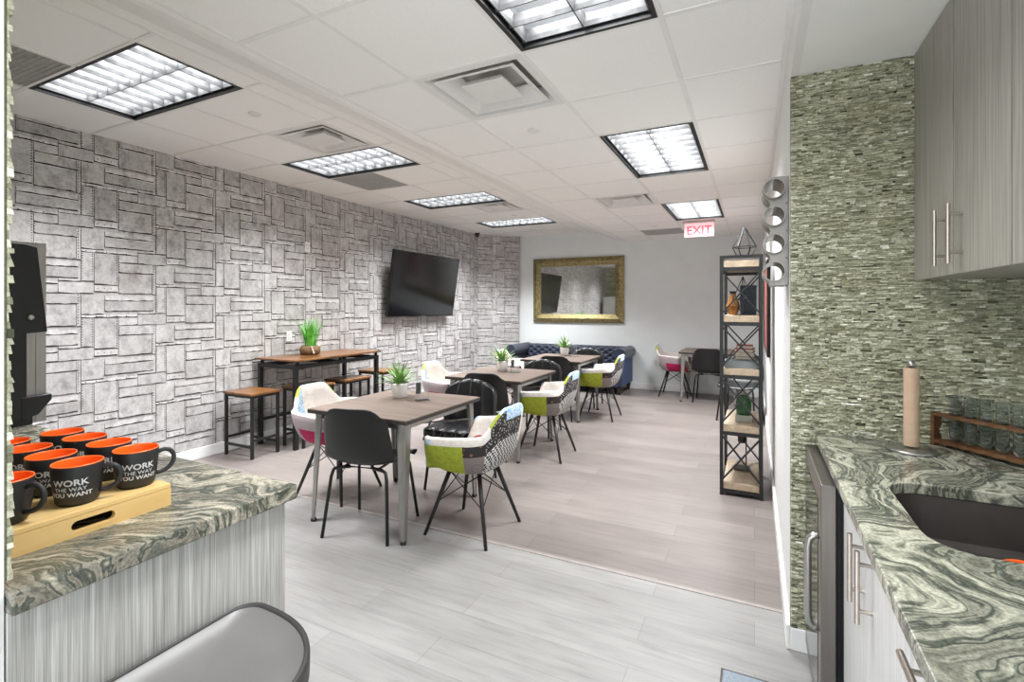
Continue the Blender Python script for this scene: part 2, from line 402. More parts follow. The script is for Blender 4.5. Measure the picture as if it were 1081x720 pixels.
# -- left wall: riveted plates in relief
SW, PH = .533, .516
PL = [(0, .150, 0, .165, .55), (.157, .515, .012, .055, .75), (.155, .515, .057, .140, .35), (0, .39, .166, .190, .8),
      (0, .083, .192, .420, .5), (.085, .250, .192, .443, .45), (.085, .245, .447, .500, .7), (.392, .614, .167, .258, .5), (.252, .392, .192, .258, .5),
      (.252, .513, .262, .340, .4), (.252, .500, .344, .510, .42), (.394, .533, .143, .166, .5), (.504, .531, .262, .515, .6)]
RV = [('v', .008, .20, .41, .02), ('v', .075, .20, .41, .02), ('v', .242, .20, .43, .02), ('h', .472, .11, .23, .045),
      ('h', .178, .03, .37, .07), ('v', .517, .27, .50, .022), ('v', .258, .27, .33, .02)]
def wallpaper(mb, L, H, u_origin, z_origin, P):
    """P(u along, z, d out) -> point; fills 0<=u<=L, 0<=z<=H"""
    rnd = random.Random(3)
    k0 = int(math.floor((0-u_origin)/SW))-1; k1 = int((L-u_origin)/SW)+2
    for k in range(k0, k1):
        for r in range(-5, 8):
            zt = z_origin + r*PH + (.258 if k % 2 else 0); u0 = u_origin + k*SW
            if zt < 0 or zt - PH > H: continue
            for a, b, c, d, tn in PL:
                ua, ub, za, zb = u0+a, u0+b, zt-d, zt-c
                ua = max(ua, 0); ub = min(ub, L); za = max(za, 0); zb = min(zb, H)
                if ub-ua < .01 or zb-za < .006: continue
                i = .001; e = .0042+rnd.random()*.0015; e2 = .0022+rnd.random()*.001
                mb.tn = max(0, min(1, tn + rnd.uniform(-.15, .15)))
                mb.k = 0
                q = [P(ua+i, za+i, e), P(ub-i, za+i, e), P(ub-i, zb-i*.6, e2), P(ua+i, zb-i*.6, e2)]
                w = [P(ua+.001, za+.001, .0005), P(ub-.001, za+.001, .0005), P(ub-.001, zb, .0005), P(ua+.001, zb, .0005)]
                mb.add(q, [(0, 1, 2, 3)]); mb.k = 1
                mb.add(q+w, [(1, 0, 4, 5), (2, 1, 5, 6), (3, 2, 6, 7), (0, 3, 7, 4)])
                n = max(2, int((ub-ua)/.035)); up = []; lo_ = []      # printed seam under each plate
                for kk in range(n+1):
                    uu = ua+i+(ub-ua-2*i)*kk/n; lo_.append(P(uu, za+i-.0015, e+.0004)); up.append(P(uu, za+i+.0008+rnd.random()*.0085, e+.0004))
                mb.add(lo_+up, [(m, m+1, n+2+m, n+1+m) for m in range(n)])
                mb.add([P(ua+i-.001, za+i, e+.0003), P(ua+i+.0018, za+i, e+.0003), P(ua+i+.0018, zb-i, e2+.0003), P(ua+i-.001, zb-i, e2+.0003)], [(0, 1, 2, 3)])
                mb.k = 0; mb.tn = 1.0
                mb.add([P(ua+i, zb-i-.0035, e2+.0006), P(ub-i, zb-i-.0035, e2+.0006), P(ub-i, zb-i*.6, e2+.0006), P(ua+i, zb-i*.6, e2+.0006)], [(0, 1, 2, 3)])
            mb.k = 2
            for kind, p, a, b, st in RV:
                t = a
                while t <= b+1e-6:
                    uu, zz = (u0+p, zt-t) if kind == 'v' else (u0+t, zt-p)
                    if .01 < uu < L-.01 and .01 < zz < H-.01:
                        s = .0034
                        mb.add([P(uu-s, zz-s, .004), P(uu+s, zz-s, .004), P(uu+s, zz+s, .004), P(uu-s, zz+s, .004), P(uu, zz, .0085)],
                               [(0, 1, 4), (1, 2, 4), (2, 3, 4), (3, 0, 4)])
                    t += st
    mb.k = 1
YC = 8.05                      # where the corner turns
mb = MB(); wallpaper(mb, YC-YJ, ZL, 1.955-YJ, 1.533, lambda u, z, d: (XL+d, YJ+u, z))
mb.k = 0; mb.tn = .45; mb.box(XL-.15, XL+.001, YJ-.2, YC+.1, 0, ZL)
struct(mb.build('wall_left', [M['plates'], M['plate_edge'], M['rivet']], tone=True))
c45 = math.sqrt(.5); LC = .60/c45
mb = MB(); wallpaper(mb, LC, ZL, (1.955-YC) % SW - SW, 1.533, lambda u, z, d: (XL+u*c45+d*c45, YC+u*c45-d*c45, z))
mb.k = 0; mb.tn = .45
mb.add([(XL, YC, 0), (XL+.6, YC+.6, 0), (XL+.6, YC+.6, ZL), (XL, YC, ZL), (XL-.15, YC+.3, 0), (XL+.3, YC+.9, 0), (XL+.3, YC+.9, ZL), (XL-.15, YC+.3, ZL)],
       [(0, 1, 2, 3), (5, 4, 7, 6), (4, 0, 3, 7), (1, 5, 6, 2)])
struct(mb.build('wall_left.001', [M['plates'], M['plate_edge'], M['rivet']], tone=True))
struct(MB().box(XL-.1, XR+.2, YB, YB+.15, 0, ZL+.1).build('wall_back', M['grey_paint']))
struct(MB().box(XR, XR+.16, YS+.02, YB, 0, ZL).build('wall_right', M['white_paint']))
def stone(mb, u0, u1, z0, z1, P, rowh, lmin, lmax, dmax, seed, ends=True):
    r = random.Random(seed); z = z0
    while z < z1-.001:
        h = min(rowh*r.uniform(.7, 1.35), z1-z); u = u0 - r.uniform(0, lmin)
        while u < u1:
            l = r.uniform(lmin, lmax); a, b = max(u, u0), min(u+l, u1); u += l
            if b-a < .002: continue
            d = r.uniform(.25, 1)*dmax; d2 = d*r.uniform(.75, 1.1); d3 = d*r.uniform(.75, 1.1); d4 = d*r.uniform(.6, 1)
            tilt = 1
            mb.tn = min(1, max(0, r.gauss(.5, .2)))
            g2 = .0006
            q = [P(a+g2, z+g2, d), P(b-g2, z+g2, d2), P(b-g2, z+h-g2, d3), P(a+g2, z+h-g2, d4)]
            w = [P(a, z, 0), P(b, z, 0), P(b, z+h, 0), P(a, z+h, 0)]
            mb.add(q+w, [(0, 1, 2, 3), (1, 0, 4, 5), (2, 1, 5, 6), (3, 2, 6, 7), (0, 3, 7, 4)])
        z += h
mb = MB(); stone(mb, XR+.002, XK, .095, ZK, lambda u, z, d: (u, YS-d, z), .006, .008, .036, .015, 5)
mb.tn = .1; mb.box(XR+.001, XK+.2, YS, YS+.02, 0, ZK)
struct(mb.build('wall_kitchen', M['stone'], tone=True))
struct(MB().box(XK, XK+.12, -1.2, YS, 0, ZK).build('wall_kitchen.001', M['grey_paint']))
# nib wall by the coffee counter, white end and stone face
struct(MB().box(XL, -1.222, YJ-.22, YJ, 0, ZL).build('wall_front', M['white_paint']))
mb = MB(); stone(mb, -1.45, -1.222, .93, ZR, lambda u, z, d: (-u-2.672, YJ+.004+d, z), .013, .03, .08, .011, 8)
mb.tn = .2; mb.box(-1.45, -1.224, YJ, YJ+.004, .93, ZR)
stone(mb, 1.45, 4.68, .93, ZL-.02, lambda u, z, d: (-u, YJ+.004+d, z), .022, .08, .2, .018, 9)
struct(mb.build('wall_front.001', M['stone'], tone=True))
# baseboards
struct(MB().box(XL, XL+.016, YJ, YC, 0, .105).build('baseboard_left', M['trim_white'], bevel=.004))
struct(MB().box(XL+.6, XR, YB-.016, YB, 0, .105).build('baseboard_back', M['trim_white'], bevel=.004))
struct(MB().box(XR-.016, XR, YS-.016, YB, 0, .105).build('baseboard_right', M['trim_white'], bevel=.004))
struct(MB().box(XR, .30, YS-.016, YS, 0, .095).build('baseboard_kitchen', M['trim_white'], bevel=.004))

# -- ceilings: tiles laid in a T-bar grid
def ceiling(name, xs, ys, z, skip, label):
    mb = MB()
    for i in range(len(xs)-1):
        for j in range(len(ys)-1):
            x0, x1, y0, y1 = xs[i], xs[i+1], ys[j], ys[j+1]
            cx, cyy = (x0+x1)/2, (y0+y1)/2
            if any(a-.02 < cx < b+.02 and c-.02 < cyy < d+.02 for a, b, c, d in skip): continue
            mb.k = 0; mb.box(x0+.012, x1-.012, y0+.012, y1-.012, z+.001, z+.02)
    mb.k = 1
    inside = lambda px, py: any(a+.03 < px < b-.03 and c+.03 < py < d-.03 for a, b, c, d in skip)
    for x in xs:
        for j in range(len(ys)-1):
            if not inside(x, (ys[j]+ys[j+1])/2): mb.box(x-.012, x+.012, ys[j], ys[j+1], z-.003, z+.022)
    for y in ys:
        for i in range(len(xs)-1):
            if not inside((xs[i]+xs[i+1])/2, y): mb.box(xs[i]+.012, xs[i+1]-.012, y-.012, y+.012, z-.003, z+.022)
    mb.k = 2
    # deck above the tiles, open over the fixtures
    x0, x1, y0, y1 = xs[0], xs[-1], ys[0], ys[-1]
    mb.box(x0-.1, x1+.1, y0-.1, y1+.1, z+.2, z+.23)
    o = mb.build(name, [M['tile'], M['grid'], M['dark']]); o['label'] = label; return struct(o)
LX = [-4.70, -4.08, -3.47, -2.86, -2.69]
LY = [.40]+[.81+.61*k for k in range(13)]+[8.70]
LIT_L = [(-4.08, -2.86, y, y+.61) for y in (1.42, 3.25, 5.08, 6.91)]
VEN_L = [(-3.47, -2.86, 2.64, 3.25), (-3.47, -2.86, 5.69, 6.30)]
RET_L = [(-4.08, -3.47, .81, 1.42), (-4.08, -3.47, 3.86, 4.47)]
ceiling('ceiling', LX, LY, ZL, LIT_L+VEN_L+RET_L, 'higher white tiled ceiling along the wallpapered wall')
RX = [-2.03, -1.565, -.95, -.335, .135]
RY = [-1.64, -1.03, -.42, .19, .80]+[1.41+.61*k for k in range(12)]+[8.70]
LIT_R = [(-.95, -.335, y, y+1.22) for y in (.80, 3.24, 5.68)]
VEN_R = [(-1.565, -.95, 2.02, 2.63), (-1.565, -.95, 5.07, 5.68)]
RET_R = [(-1.565, -.95, 7.51, 8.12)]
ceiling('ceiling.001', RX, RY, ZR, LIT_R+VEN_R+RET_R, 'lower white tiled ceiling along the right wall')
mb = MB()
prof = [(-2.69, ZL), (-2.60, ZL-.004), (-2.14, ZR+.012), (-2.08, ZR), (-2.03, ZR), (-2.03, ZR+.05), (-2.69, ZL+.05)]
mb.prism(prof, -1.64, YB, 'y'); o = struct(mb.build('ceiling.002', M['slope'])); o['label'] = 'white sloping band between the two tiled ceilings'
struct(MB().box(-2.69, -2.03, -1.74, -1.64, ZR, ZL+.2).build('ceiling.003', M['slope']))
struct(MB().box(XR+.03, XK+.1, -1.2, YS, ZK, ZK+.03).build('ceiling.004', M['kitchen_ceiling']))
struct(MB().box(XR, XR+.03, -1.2, YS+.03, ZK, ZR+.2).build('trim_2', M['white_paint']))
struct(MB().box(XR-.02, XR, -.6, YB, ZR-.022, ZR-.003).build('trim_3', M['trim_white']))

# ---------------------------------------------------------------- ceiling lights
def make_light(L=1.19, D=.585):
    r = empty('ceiling_light', (0, 0, 0), 0, 'x', 'light')
    h = MB(); x, y, t = L/2, D/2, .014      # housing: five inner faces of a white box
    Z = .13
    h.box(-x, x, -y, y, Z, Z+.01); h.box(-x, -x+.006, -y, y, .02, Z); h.box(x-.006, x, -y, y, .02, Z)
    h.box(-x, x, -y, -y+.006, .02, Z); h.box(-x, x, y-.006, y, .02, Z)
    h.build('housing', M['reflector'], r)
    f = MB(); a = .012
    f.box(-x-.006, x+.006, -y-.006, -y+a, -.005, .028); f.box(-x-.006, x+.006, y-a, y+.006, -.005, .028)
    f.box(-x-.006, -x+a, -y+a, y-a, -.005, .028); f.box(x-a, x+.006, -y+a, y-a, -.005, .028)
    f.build('frame', M['black'], r)
    lv = MB(); n = 9; zt = .066; zb = .016
    def blade(p0, p1):
        p0 = Vector(p0); p1 = Vector(p1); d = (p1-p0).normalized(); s = Vector((-d.y, d.x, 0))
        w0, w1 = .011, .003; v = []
        for p in (p0, p1):
            for z, w in ((zb, w1), (.035, w0*.7), (zt, w0)):
                v.append(p+s*w+Vector((0, 0, z))); v.append(p-s*w+Vector((0, 0, z)))
        lv.add(v, [(0, 6, 8, 2), (2, 8, 10, 4), (1, 3, 9, 7), (3, 5, 11, 9), (0, 1, 7, 6), (4, 10, 11, 5)])
    blade((-x+a, 0, 0), (x-a, 0, 0)); blade((-x+a, -y+.024, 0), (x-a, -y+.024, 0)); blade((-x+a, y-.024, 0), (x-a, y-.024, 0))
    for k in range(n+1):
        xx = -x+.022+(L-.044)*k/n; blade((xx, -y+a, 0), (xx, y-a, 0))
    lv.build('louver', M['louver'], r)
    return r
def lamp(root, power, spread):
    l = bpy.data.lights.new('lamp', 'AREA'); l.shape = 'RECTANGLE'; l.size = 1.1; l.size_y = .48; l.energy = power
    l.spread = spread; l.color = (.97, .99, 1)
    o = bpy.data.objects.new('lamp', l); C.collection.objects.link(o); o.parent = root; o.location = (0, 0, .105)
lnames = ['nearest ceiling light of the high ceiling, beside the dark return panel', 'ceiling light above the high bar table, next to a square vent',
          'ceiling light above the television, third along the wallpapered wall', 'small far ceiling light nearest the mirror']
for (a, b, c, d), lab in zip(LIT_L, lnames):
    r = place('light', make_light, ((a+b)/2, (c+d)/2, ZL), 0, lab, 'light', 'recessed ceiling lights'); r['_p'] = LAMP_L*(1.3 if c > 6 else 1)
rn = ['large ceiling light cut off by the top of the photo', 'bright ceiling light above the walkway, middle of the lower ceiling', 'ceiling light just in front of the red exit sign']
for (a, b, c, d), lab in zip(LIT_R, rn):
    r = place('light', make_light, ((a+b)/2, (c+d)/2, ZR), PI/2, lab, 'light', 'recessed ceiling lights'); r['_p'] = LAMP_R*(.62 if c < 1 else 1.4 if c > 5 else 1.05)
for r in [o for o in bpy.data.objects if '_p' in o]:
    lamp(r, r['_p'], SPREAD if r.location.x < -3 else SPREAD_R); del r['_p']

# ---------------------------------------------------------------- vents, panels, detectors
def make_vent(h=.295):
    r = empty('air_vent', (0, 0, 0), 0, 'x', 'vent')
    def ring(mb, r0, z0, r1, z1):
        v = []
        for rr, z in ((r0, z0), (r1, z1)):
            v += [(-rr, -rr, z), (rr, -rr, z), (rr, rr, z), (-rr, rr, z)]
        mb.add(v, [(i, (i+1) % 4, 4+(i+1) % 4, 4+i) for i in range(4)])
    f = MB(); ring(f, h+.006, -.004, h-.03, -.004); ring(f, h-.03, -.004, h-.075, .075); ring(f, h+.006, -.004, h+.006, .02); f.build('frame', M['vent_white'], r)
    c = MB(); ring(c, h-.062, -.002, h-.082, -.002); ring(c, h-.062, -.002, h-.068, .004); ring(c, h-.082, -.002, h-.15, .065); ring(c, h-.068, .006, h-.15, .072)
    c.build('inner_ring', M['vent_white'], r)
    b = MB(); b.box(-.125, .125, -.125, .125, -.004, .004); ring(b, .125, 0, .10, .03); b.build('center_plate', M['vent_white'], r, bevel=.004)
    k = MB(); k.box(-h+.01, h-.01, -h+.01, h-.01, .085, .09); k.box(-.02, .02, -.02, .02, .004, .085); k.build('duct', M['vent_grey'], r)
    return r
for (a, b, c, d), z, lab in [(VEN_R[0], ZR, 'nearest large square air vent in the lower ceiling'), (VEN_L[0], ZL, 'square air vent beside the light above the bar table'),
                             (VEN_L[1], ZL, 'square air vent beyond the light above the television'), (VEN_R[1], ZR, 'far square air vent left of the walkway light')]:
    place('vent', make_vent, ((a+b)/2, (c+d)/2, z), 0, lab, 'vent', 'square ceiling air vents')
def make_return():
    mb = MB(); h = .297; mb.box(-h, h, -h, h, .012, .016)
    n = 22
    for k in range(n+1):
        p = -h+2*h*k/n; mb.box(p-.004, p+.004, -h, h, 0, .013); mb.box(-h, h, p-.004, p+.004, 0, .013)
    return mb.build('return_grille', M['vent_grey'])
for (a, b, c, d), z, lab in [(RET_L[0], ZL, 'dark grey return grille beside the nearest ceiling light'), (RET_L[1], ZL, 'grey return grille between two lights of the high ceiling'),
                             (RET_R[0], ZR, 'grey return grille left of the exit sign')]:
    place('ret', make_return, ((a+b)/2, (c+d)/2, z), 0, lab, 'grille', 'grey return grilles')
def make_cap(): return MB().lathe([(0, -.012), (.03, -.012), (.043, -.006), (.045, .003)], seg=20).build('sprinkler_cap', M['vent_white'], smooth=True)
for p, lab in [((-3.18, 2.33, ZL), 'small round white cap in the high ceiling near the nearest light'), ((-1.29, 2.95, ZR), 'small round white cap just beyond the large square vent'),
               ((-1.28, 7.2, ZR), 'tiny round white cap near the exit sign'), ((-3.21, 6.62, ZL), 'tiny round white cap before the farthest light')]:
    place('cap', make_cap, p, 0, lab, 'ceiling cap', 'round sprinkler caps in the ceiling')
r = empty('security_camera', (-4.62, 7.93, ZL), 0, 'small black dome camera high in the wallpapered corner', 'camera')
MB().lathe([(0, -.02), (.045, -.02), (.05, 0)], seg=18).build('base', M['black'], r, smooth=True)
MB().lathe([(0, -.075), (.02, -.07), (.036, -.05), (.04, -.02)], seg=18).build('dome', M['screen'], r, smooth=True)

# exit sign
r = empty('exit_sign', (-.665, 7.02, ZR), 0, 'red glowing exit sign hanging from the ceiling', 'sign')
MB().box(-.20, .20, -.03, .03, -.03, -.003).build('mount_bar', M['vent_grey'], r, bevel=.004)
MB().box(-.185, .185, -.004, .004, -.215, -.03).build('panel', M['exit_face'], r, bevel=.002)
mb = MB(); vs_, fs_ = text_mesh('EXIT', .155, .002, .002)
mb.add([(x, -.0065-z, y-.18) for x, y, z in vs_], [f[::-1] for f in fs_]); mb.build('letters', M['exit_letter'], r)

# ---------------------------------------------------------------- patchwork armchair
def shell(P, thick, closed, matfn, name, parent, mats):
    """P[i][j] mid surface; outer = far side of normal"""
    n, m = len(P), len(P[0]); N = [[None]*m for _ in range(n)]
    for i in range(n):
        for j in range(m):
            i0, i1 = (i-1, (i+1) % n) if closed else (max(i-1, 0), min(i+1, n-1))
            a = P[i1][j]-P[i0][j]; b = P[i][min(j+1, m-1)]-P[i][max(j-1, 0)]
            q = a.cross(b); N[i][j] = q.normalized() if q.length > 1e-9 else Vector((0, 0, 1))
    I = [[P[i][j]+N[i][j]*thick/2 for j in range(m)] for i in range(n)]
    O = [[P[i][j]-N[i][j]*thick/2 for j in range(m)] for i in range(n)]
    mb = MB(); mb.grid(I, closed, False, lambda i, j: matfn(i, j, 0)); mb.grid(O, closed, True, lambda i, j: matfn(i, j, 1))
    def rim(A, B, ids):
        R = []
        for (i, j), (i2, j2) in ids:
            out = (P[i][j]-P[i2][j2]).normalized()*thick*.45
            R.append([I[i][j], (I[i][j]*.8+O[i][j]*.2)+out*.8, (I[i][j]*.2+O[i][j]*.8)+out*.8, O[i][j]])
        return R
    R = rim(I, O, [((i, m-1), (i, m-2)) for i in range(n)])
    mb.grid(R, closed, False, lambda i, j: matfn(i, m-1, 2))
    if not closed:
        mb.grid(rim(I, O, [((i, 0), (i, 1)) for i in range(n)]), False, True, lambda i, j: matfn(i, 0, 2))
        mb.grid(rim(I, O, [((0, j), (1, j)) for j in range(m)]), False, False, lambda i, j: matfn(0, j, 2))
        mb.grid(rim(I, O, [((n-1, j), (n-2, j)) for j in range(m)]), False, True, lambda i, j: matfn(n-1, j, 2))
    return mb.build(name, mats, parent, smooth=True, merge=True)
def sm(a, b, x):
    t = max(0, min(1, (x-a)/(b-a))); return t*t*(3-2*t)
def make_armchair():
    r = empty('patchwork_armchair', (0, 0, 0), 0, 'x', 'chair')
    NP, NS = 80, 18; P = []
    for i in range(NP):
        ph = -180+360*i/NP; a = math.radians(ph); A = abs(ph)
        h = .215*sm(30, 62, A) + .02*sm(70, 110, A) + .15*sm(134, 172, A) - .012*(1-sm(0, 34, A))
        cx_, sx_ = math.cos(a), math.sin(a)
        e = .70
        X = .305*math.copysign(abs(sx_)**e, sx_); Y = (.235 if cx_ > 0 else .255)*math.copysign(abs(cx_)**e, cx_)
        X *= 1-.10*sm(35, 0, A) if A < 35 else 1
        k0 = .60; row = []
        lean = 1+.10*sm(140, 172, A)+.06*sm(40, 70, A)*(1-sm(110, 140, A))
        for j in range(NS+1):
            s = j/NS
            if s < .4:
                q = s/.4*k0; z = .425 - .012*(1-(s/.4)**2); row.append(Vector((X*q, Y*q, z)))
            else:
                t = (s-.4)/.6; b0, b1, b2 = (1-t)**2, 2*t*(1-t), t*t
                w = b0*k0+b1*.97+b2*1.02*lean; z = .425+b1*.0+b2*h + b1*.02*(h > .05)
                row.append(Vector((X*w, Y*w, z)))
        P.append(row)
    ix = {k: i for i, k in enumerate(PKEYS)}
    def mat(i, j, side):
        ph = -180+360*i/NP; s = j/NS; A = abs(ph)
        if side == 2:
            k = 'white' if 62 < A < 152 else ('red' if A < 50 else ('blue' if A < 62 or A > 164 else 'green'))
        elif side == 1:
            if s < .42: k = 'salmon'
            elif A < 22: k = 'red'
            elif ph < 0:
                if s > .9 and 92 < A < 150: k = 'white'
                elif s > .9 and A < 92: k = 'blue' if A < 62 or 70 < A < 80 else 'white'
                elif A < 112: k = 'green'
                elif A < 140: k = 'linen' if s < .80 else 'floral'
                elif A < 172: k = 'hound' if s < .78 else 'speck'
                else: k = 'hound' if s < .78 else ('speck' if s < .93 else 'blue')
            else:
                if s > .96 and 58 < A < 150: k = 'white'
                elif A < 100: k = 'pink' if s < .78 else ('red' if A < 60 else 'lilac')
                elif A < 135: k = 'lilac'
                elif A < 165: k = 'hound' if s < .75 else 'white'
                else: k = 'hound' if s < .78 else ('speck' if s < .93 else 'blue')
        else:
            if s < .28: k = 'green' if A < 80 else 'hound'
            elif s < .5: k = 'green' if A < 40 else ('red' if 40 < ph < 90 else ('white' if A > 140 else 'plum' if ph > 0 else 'hound'))
            elif A < 90: k = 'red' if (ph > 0 and s < .75) else ('white' if ph > 0 else 'linen' if s < .8 else 'white')
            elif 125 < ph < 163 and s > .6: k = 'blue'
            elif ph > 0: k = 'white'
            else: k = 'gingham' if s > .62 else 'white'
        return ix[k]
    shell(P, .026, True, mat, 'shell', r, [PATCH[k] for k in PKEYS])
    fr = MB()
    tops = [(sx*.105, sy*.105, .405) for sx, sy in ((1, 1), (-1, 1), (-1, -1), (1, -1))]
    feet = [(sx*.222, sy*.222, 0) for sx, sy in ((1, 1), (-1, 1), (-1, -1), (1, -1))]
    for t, f in zip(tops, feet):
        MB().tube([t, f], [.0145, .0105], 10).build('leg', M['black_wood'], r, smooth=True)
    for i in range(4):
        for a, b in ((i, (i+1) % 4), ((i+1) % 4, i)):
            lo = Vector(tops[a]).lerp(Vector(feet[a]), .5); hi = Vector(tops[b]).lerp(Vector(feet[b]), .04)
            fr.tube([lo, hi], .0035, 6)
    for i in (0, 1):
        fr.tube([tops[i], tops[i+2]], .006, 6)
    fr.build('wire_brace', M['black'], r)
    MB().box(-.10, .10, -.10, .10, .395, .408).build('mount_plate', M['black'], r)
    return r
# ---------------------------------------------------------------- plain black shell chair
def make_shell_chair():
    r = empty('shell_chair', (0, 0, 0), 0, 'x', 'chair')
    prof = [(.235, .425), (.225, .44), (.19, .447), (.10, .442), (0, .436), (-.09, .437), (-.15, .447), (-.19, .472), (-.213, .51), (-.23, .57), (-.245, .64), (-.258, .71), (-.268, .77), (-.275, .815)]
    wid = [.20, .212, .222, .228, .23, .23, .23, .23, .23, .228, .222, .212, .20, .182]
    P = []; nu = 16
    # resample smoothly
    S = []
    for k in range(len(prof)-1):
        for q in range(3):
            t = q/3; S.append((prof[k][0]*(1-t)+prof[k+1][0]*t, prof[k][1]*(1-t)+prof[k+1][1]*t, wid[k]*(1-t)+wid[k+1]*t))
    S.append((*prof[-1], wid[-1]))
    for it in range(2):
        S = [S[0]]+[tuple((S[i-1][c]+2*S[i][c]+S[i+1][c])/4 for c in range(3)) for i in range(1, len(S)-1)]+[S[-1]]
    n = len(S)
    for i in range(nu+1):
        u = -1+2*i/nu; row = []
        for k, (y, z, w) in enumerate(S):
            t = k/(n-1); d = Vector((S[min(k+1, n-1)][0]-S[max(k-1, 0)][0], S[min(k+1, n-1)][1]-S[max(k-1, 0)][1], 0)).normalized()
            nx, nz = (d[1], -d[0])                       # towards sitter
            curv = .035*sm(0, .3, t)+.02*sm(.5, .7, t)-.02*sm(.85, 1, t)
            off = curv*abs(u)**2.2
            zc = z - (.05*abs(u)**5)*sm(.86, 1, t)
            yy = y - (.03*abs(u)**4)*(1-sm(0, .12, t))
            row.append(Vector((u*w, yy+nx*off, zc+nz*off*1.0)))
        P.append(row)
    shell(P, .009, False, lambda i, j, s: 0, 'shell', r, [M['black_plastic']])
    for sx in (-1, 1):
        MB().tube([(sx*.08, -.13, .424), (sx*.15, -.15, .422), (sx*.178, -.158, .412), (sx*.190, -.168, .37), (sx*.222, -.218, .0)], .0105, 10).build('leg', M['black'], r, smooth=True)
        MB().tube([(sx*.08, .12, .424), (sx*.15, .14, .422), (sx*.178, .148, .412), (sx*.190, .158, .37), (sx*.222, .215, .0)], .0105, 10).build('leg', M['black'], r, smooth=True)
    MB().tube([(.12, -.13, .424), (.12, .12, .424), (-.12, .12, .424), (-.12, -.13, .424)], .009, 8, True).build('seat_frame', M['black'], r)
    return r
# ---------------------------------------------------------------- black padded chair with stitched channels
def make_padded_chair():
    r = empty('padded_chair', (0, 0, 0), 0, 'x', 'chair')
    mb = MB(); n = 5; cw = .47/n
    for k in range(n):
        x = -.235+cw*(k+.5); e2 = .03 if k in (0, n-1) else 0
        mb.rbox((x, .02-e2*.3, .44), (cw*1.22, .45-e2, .085), .4, 20, 12)
    mb.build('seat', M['leather'], r, smooth=True)
    X = Matrix.Translation((0, -.20, .635)) @ Matrix.Rotation(math.radians(10), 4, 'X')
    mb = MB(); n = 4; cw = .45/n
    for k in range(n):
        x = -.225+cw*(k+.5); out = abs(x) > cw
        def backf(p, x=x):
            q = Vector((p.x, p.y, p.z)); t = max(0, q.z/.18); q.y += .5*(q.x+x)**2; q.x -= x*.10*t**3; q.z -= t*1.6*(q.x+x)**2 if t > 0 else 0; return q
        mb.rbox((x, 0, 0), (cw*1.2, .075, .37), .42, 20, 14, backf, X)
    mb.build('backrest', M['leather'], r, smooth=True)
    for sx in (-1, 1):
        for sy in (-1, 1):
            MB().tube([(sx*.12, sy*.12, .40), (sx*.17, sy*.15, .40), (sx*.185, sy*.165, .38), (sx*.215, sy*.215, 0)], .011, 10).build('leg', M['black'], r, smooth=True)
        MB().tube([(sx*.19, -.16, .40), (sx*.205, -.21, .44), (sx*.20, -.24, .60), (sx*.19, -.262, .72)], .01, 8).build('back_post', M['black'], r, smooth=True)
    for z in (.55, .62): pass
    mb = MB()
    for z in (.485, .515): mb.tube([(-.20, -.222, z), (0, -.235, z), (.20, -.222, z)], .006, 8)
    mb.build('back_rail', M['nickel'], r)
    MB().box(-.19, .19, -.16, .17, .395, .405).build('seat_frame', M['black'], r)
    return r
# ---------------------------------------------------------------- cafe table
def make_table(Wx=.82, Wy=.88, h=.75):
    r = empty('cafe_table', (0, 0, 0), 0, 'x', 'table')
    x, y = Wx/2, Wy/2
    MB().box(-x, x, -y, y, h-.006, h).build('tabletop', M['table_wood'], r)
    MB().box(-x, x, -y, y, h-.028, h-.006).build('edge_band', M['table_edge'], r)
    for sx in (-1, 1):
        for sy in (-1, 1):
            top = Vector((sx*(x-.055), sy*(y-.055), h-.028)); bot = Vector((sx*(x-.035), sy*(y-.02), .012))
            mb = MB(); P = []; th = .004
            for k in range(11):
                t = k/10; c = top.lerp(bot, t)+Vector((sx, sy, 0))*(.022*(1-t)+.012*t); w = .062*(1-t)+.03*t; q = .012*(1-t)+.008*t; lip = .010*(1-t)+.006*t
                prof = [(w, lip), (w, 0), (q+.45*(w-q), 0), (q, 0), (q*.3, q*.3), (0, q), (0, q+.45*(w-q)), (0, w), (lip, w),
                        (lip, w-th), (th, w-th), (th, q+th), (q*.3+th, q*.3+th), (q+th, th), (w-th, th), (w-th, lip)]
                P.append([c+Vector((-sx*a, -sy*b, 0)) for a, b in prof])
            mb.grid([[P[k][q] for k in range(11)] for q in range(16)], closed=True, flip=(sx*sy > 0))
            mb.add([tuple(p) for p in P[-1]], [tuple(range(16))]); mb.add([tuple(p) for p in P[0]], [tuple(range(16))])
            leg = mb.build('leg', M['zinc'], r)
            MB().lathe([(0, 0), (.017, 0), (.019, .006), (.017, .02), (0, .02)], (bot.x, bot.y, 0), 14).build('rubber_foot', M['black'], leg, smooth=True)
    mb = MB(); a, b = x-.06, y-.06
    for p, q in (((-a, -b), (a, -b)), ((-a, b), (a, b)), ((-a, -b), (-a, b)), ((a, -b), (a, b))):
        mb.bar((*p, h-.05), (*q, h-.05), .02, .04)
    for p, q in (((-a, -b), (a, b)), ((-a, b), (a, -b))): mb.tube([(*p, h-.16), (*q, h-.16)], .006, 6)
    mb.build('apron', M['zinc'], r)
    return r
TG = 'wood-topped cafe tables with metal legs'
place('table', make_table, (-2.27, 2.79, 0), 0, 'nearest cafe table, grey-brown wood top on metal legs', 'table', TG)
place('table', make_table, (-2.315, 4.49, 0), 0, 'second cafe table from the counter, middle of the row', 'table', TG)
place('table', make_table, (-2.33, 6.25, 0), 0, 'third cafe table, in front of the navy sofa', 'table', TG)
place('table', make_table, (-.62, 8.22, 0), 0, 'lone cafe table against the back wall at right', 'table', TG)
AG = 'patchwork armchairs'
q90 = PI/2
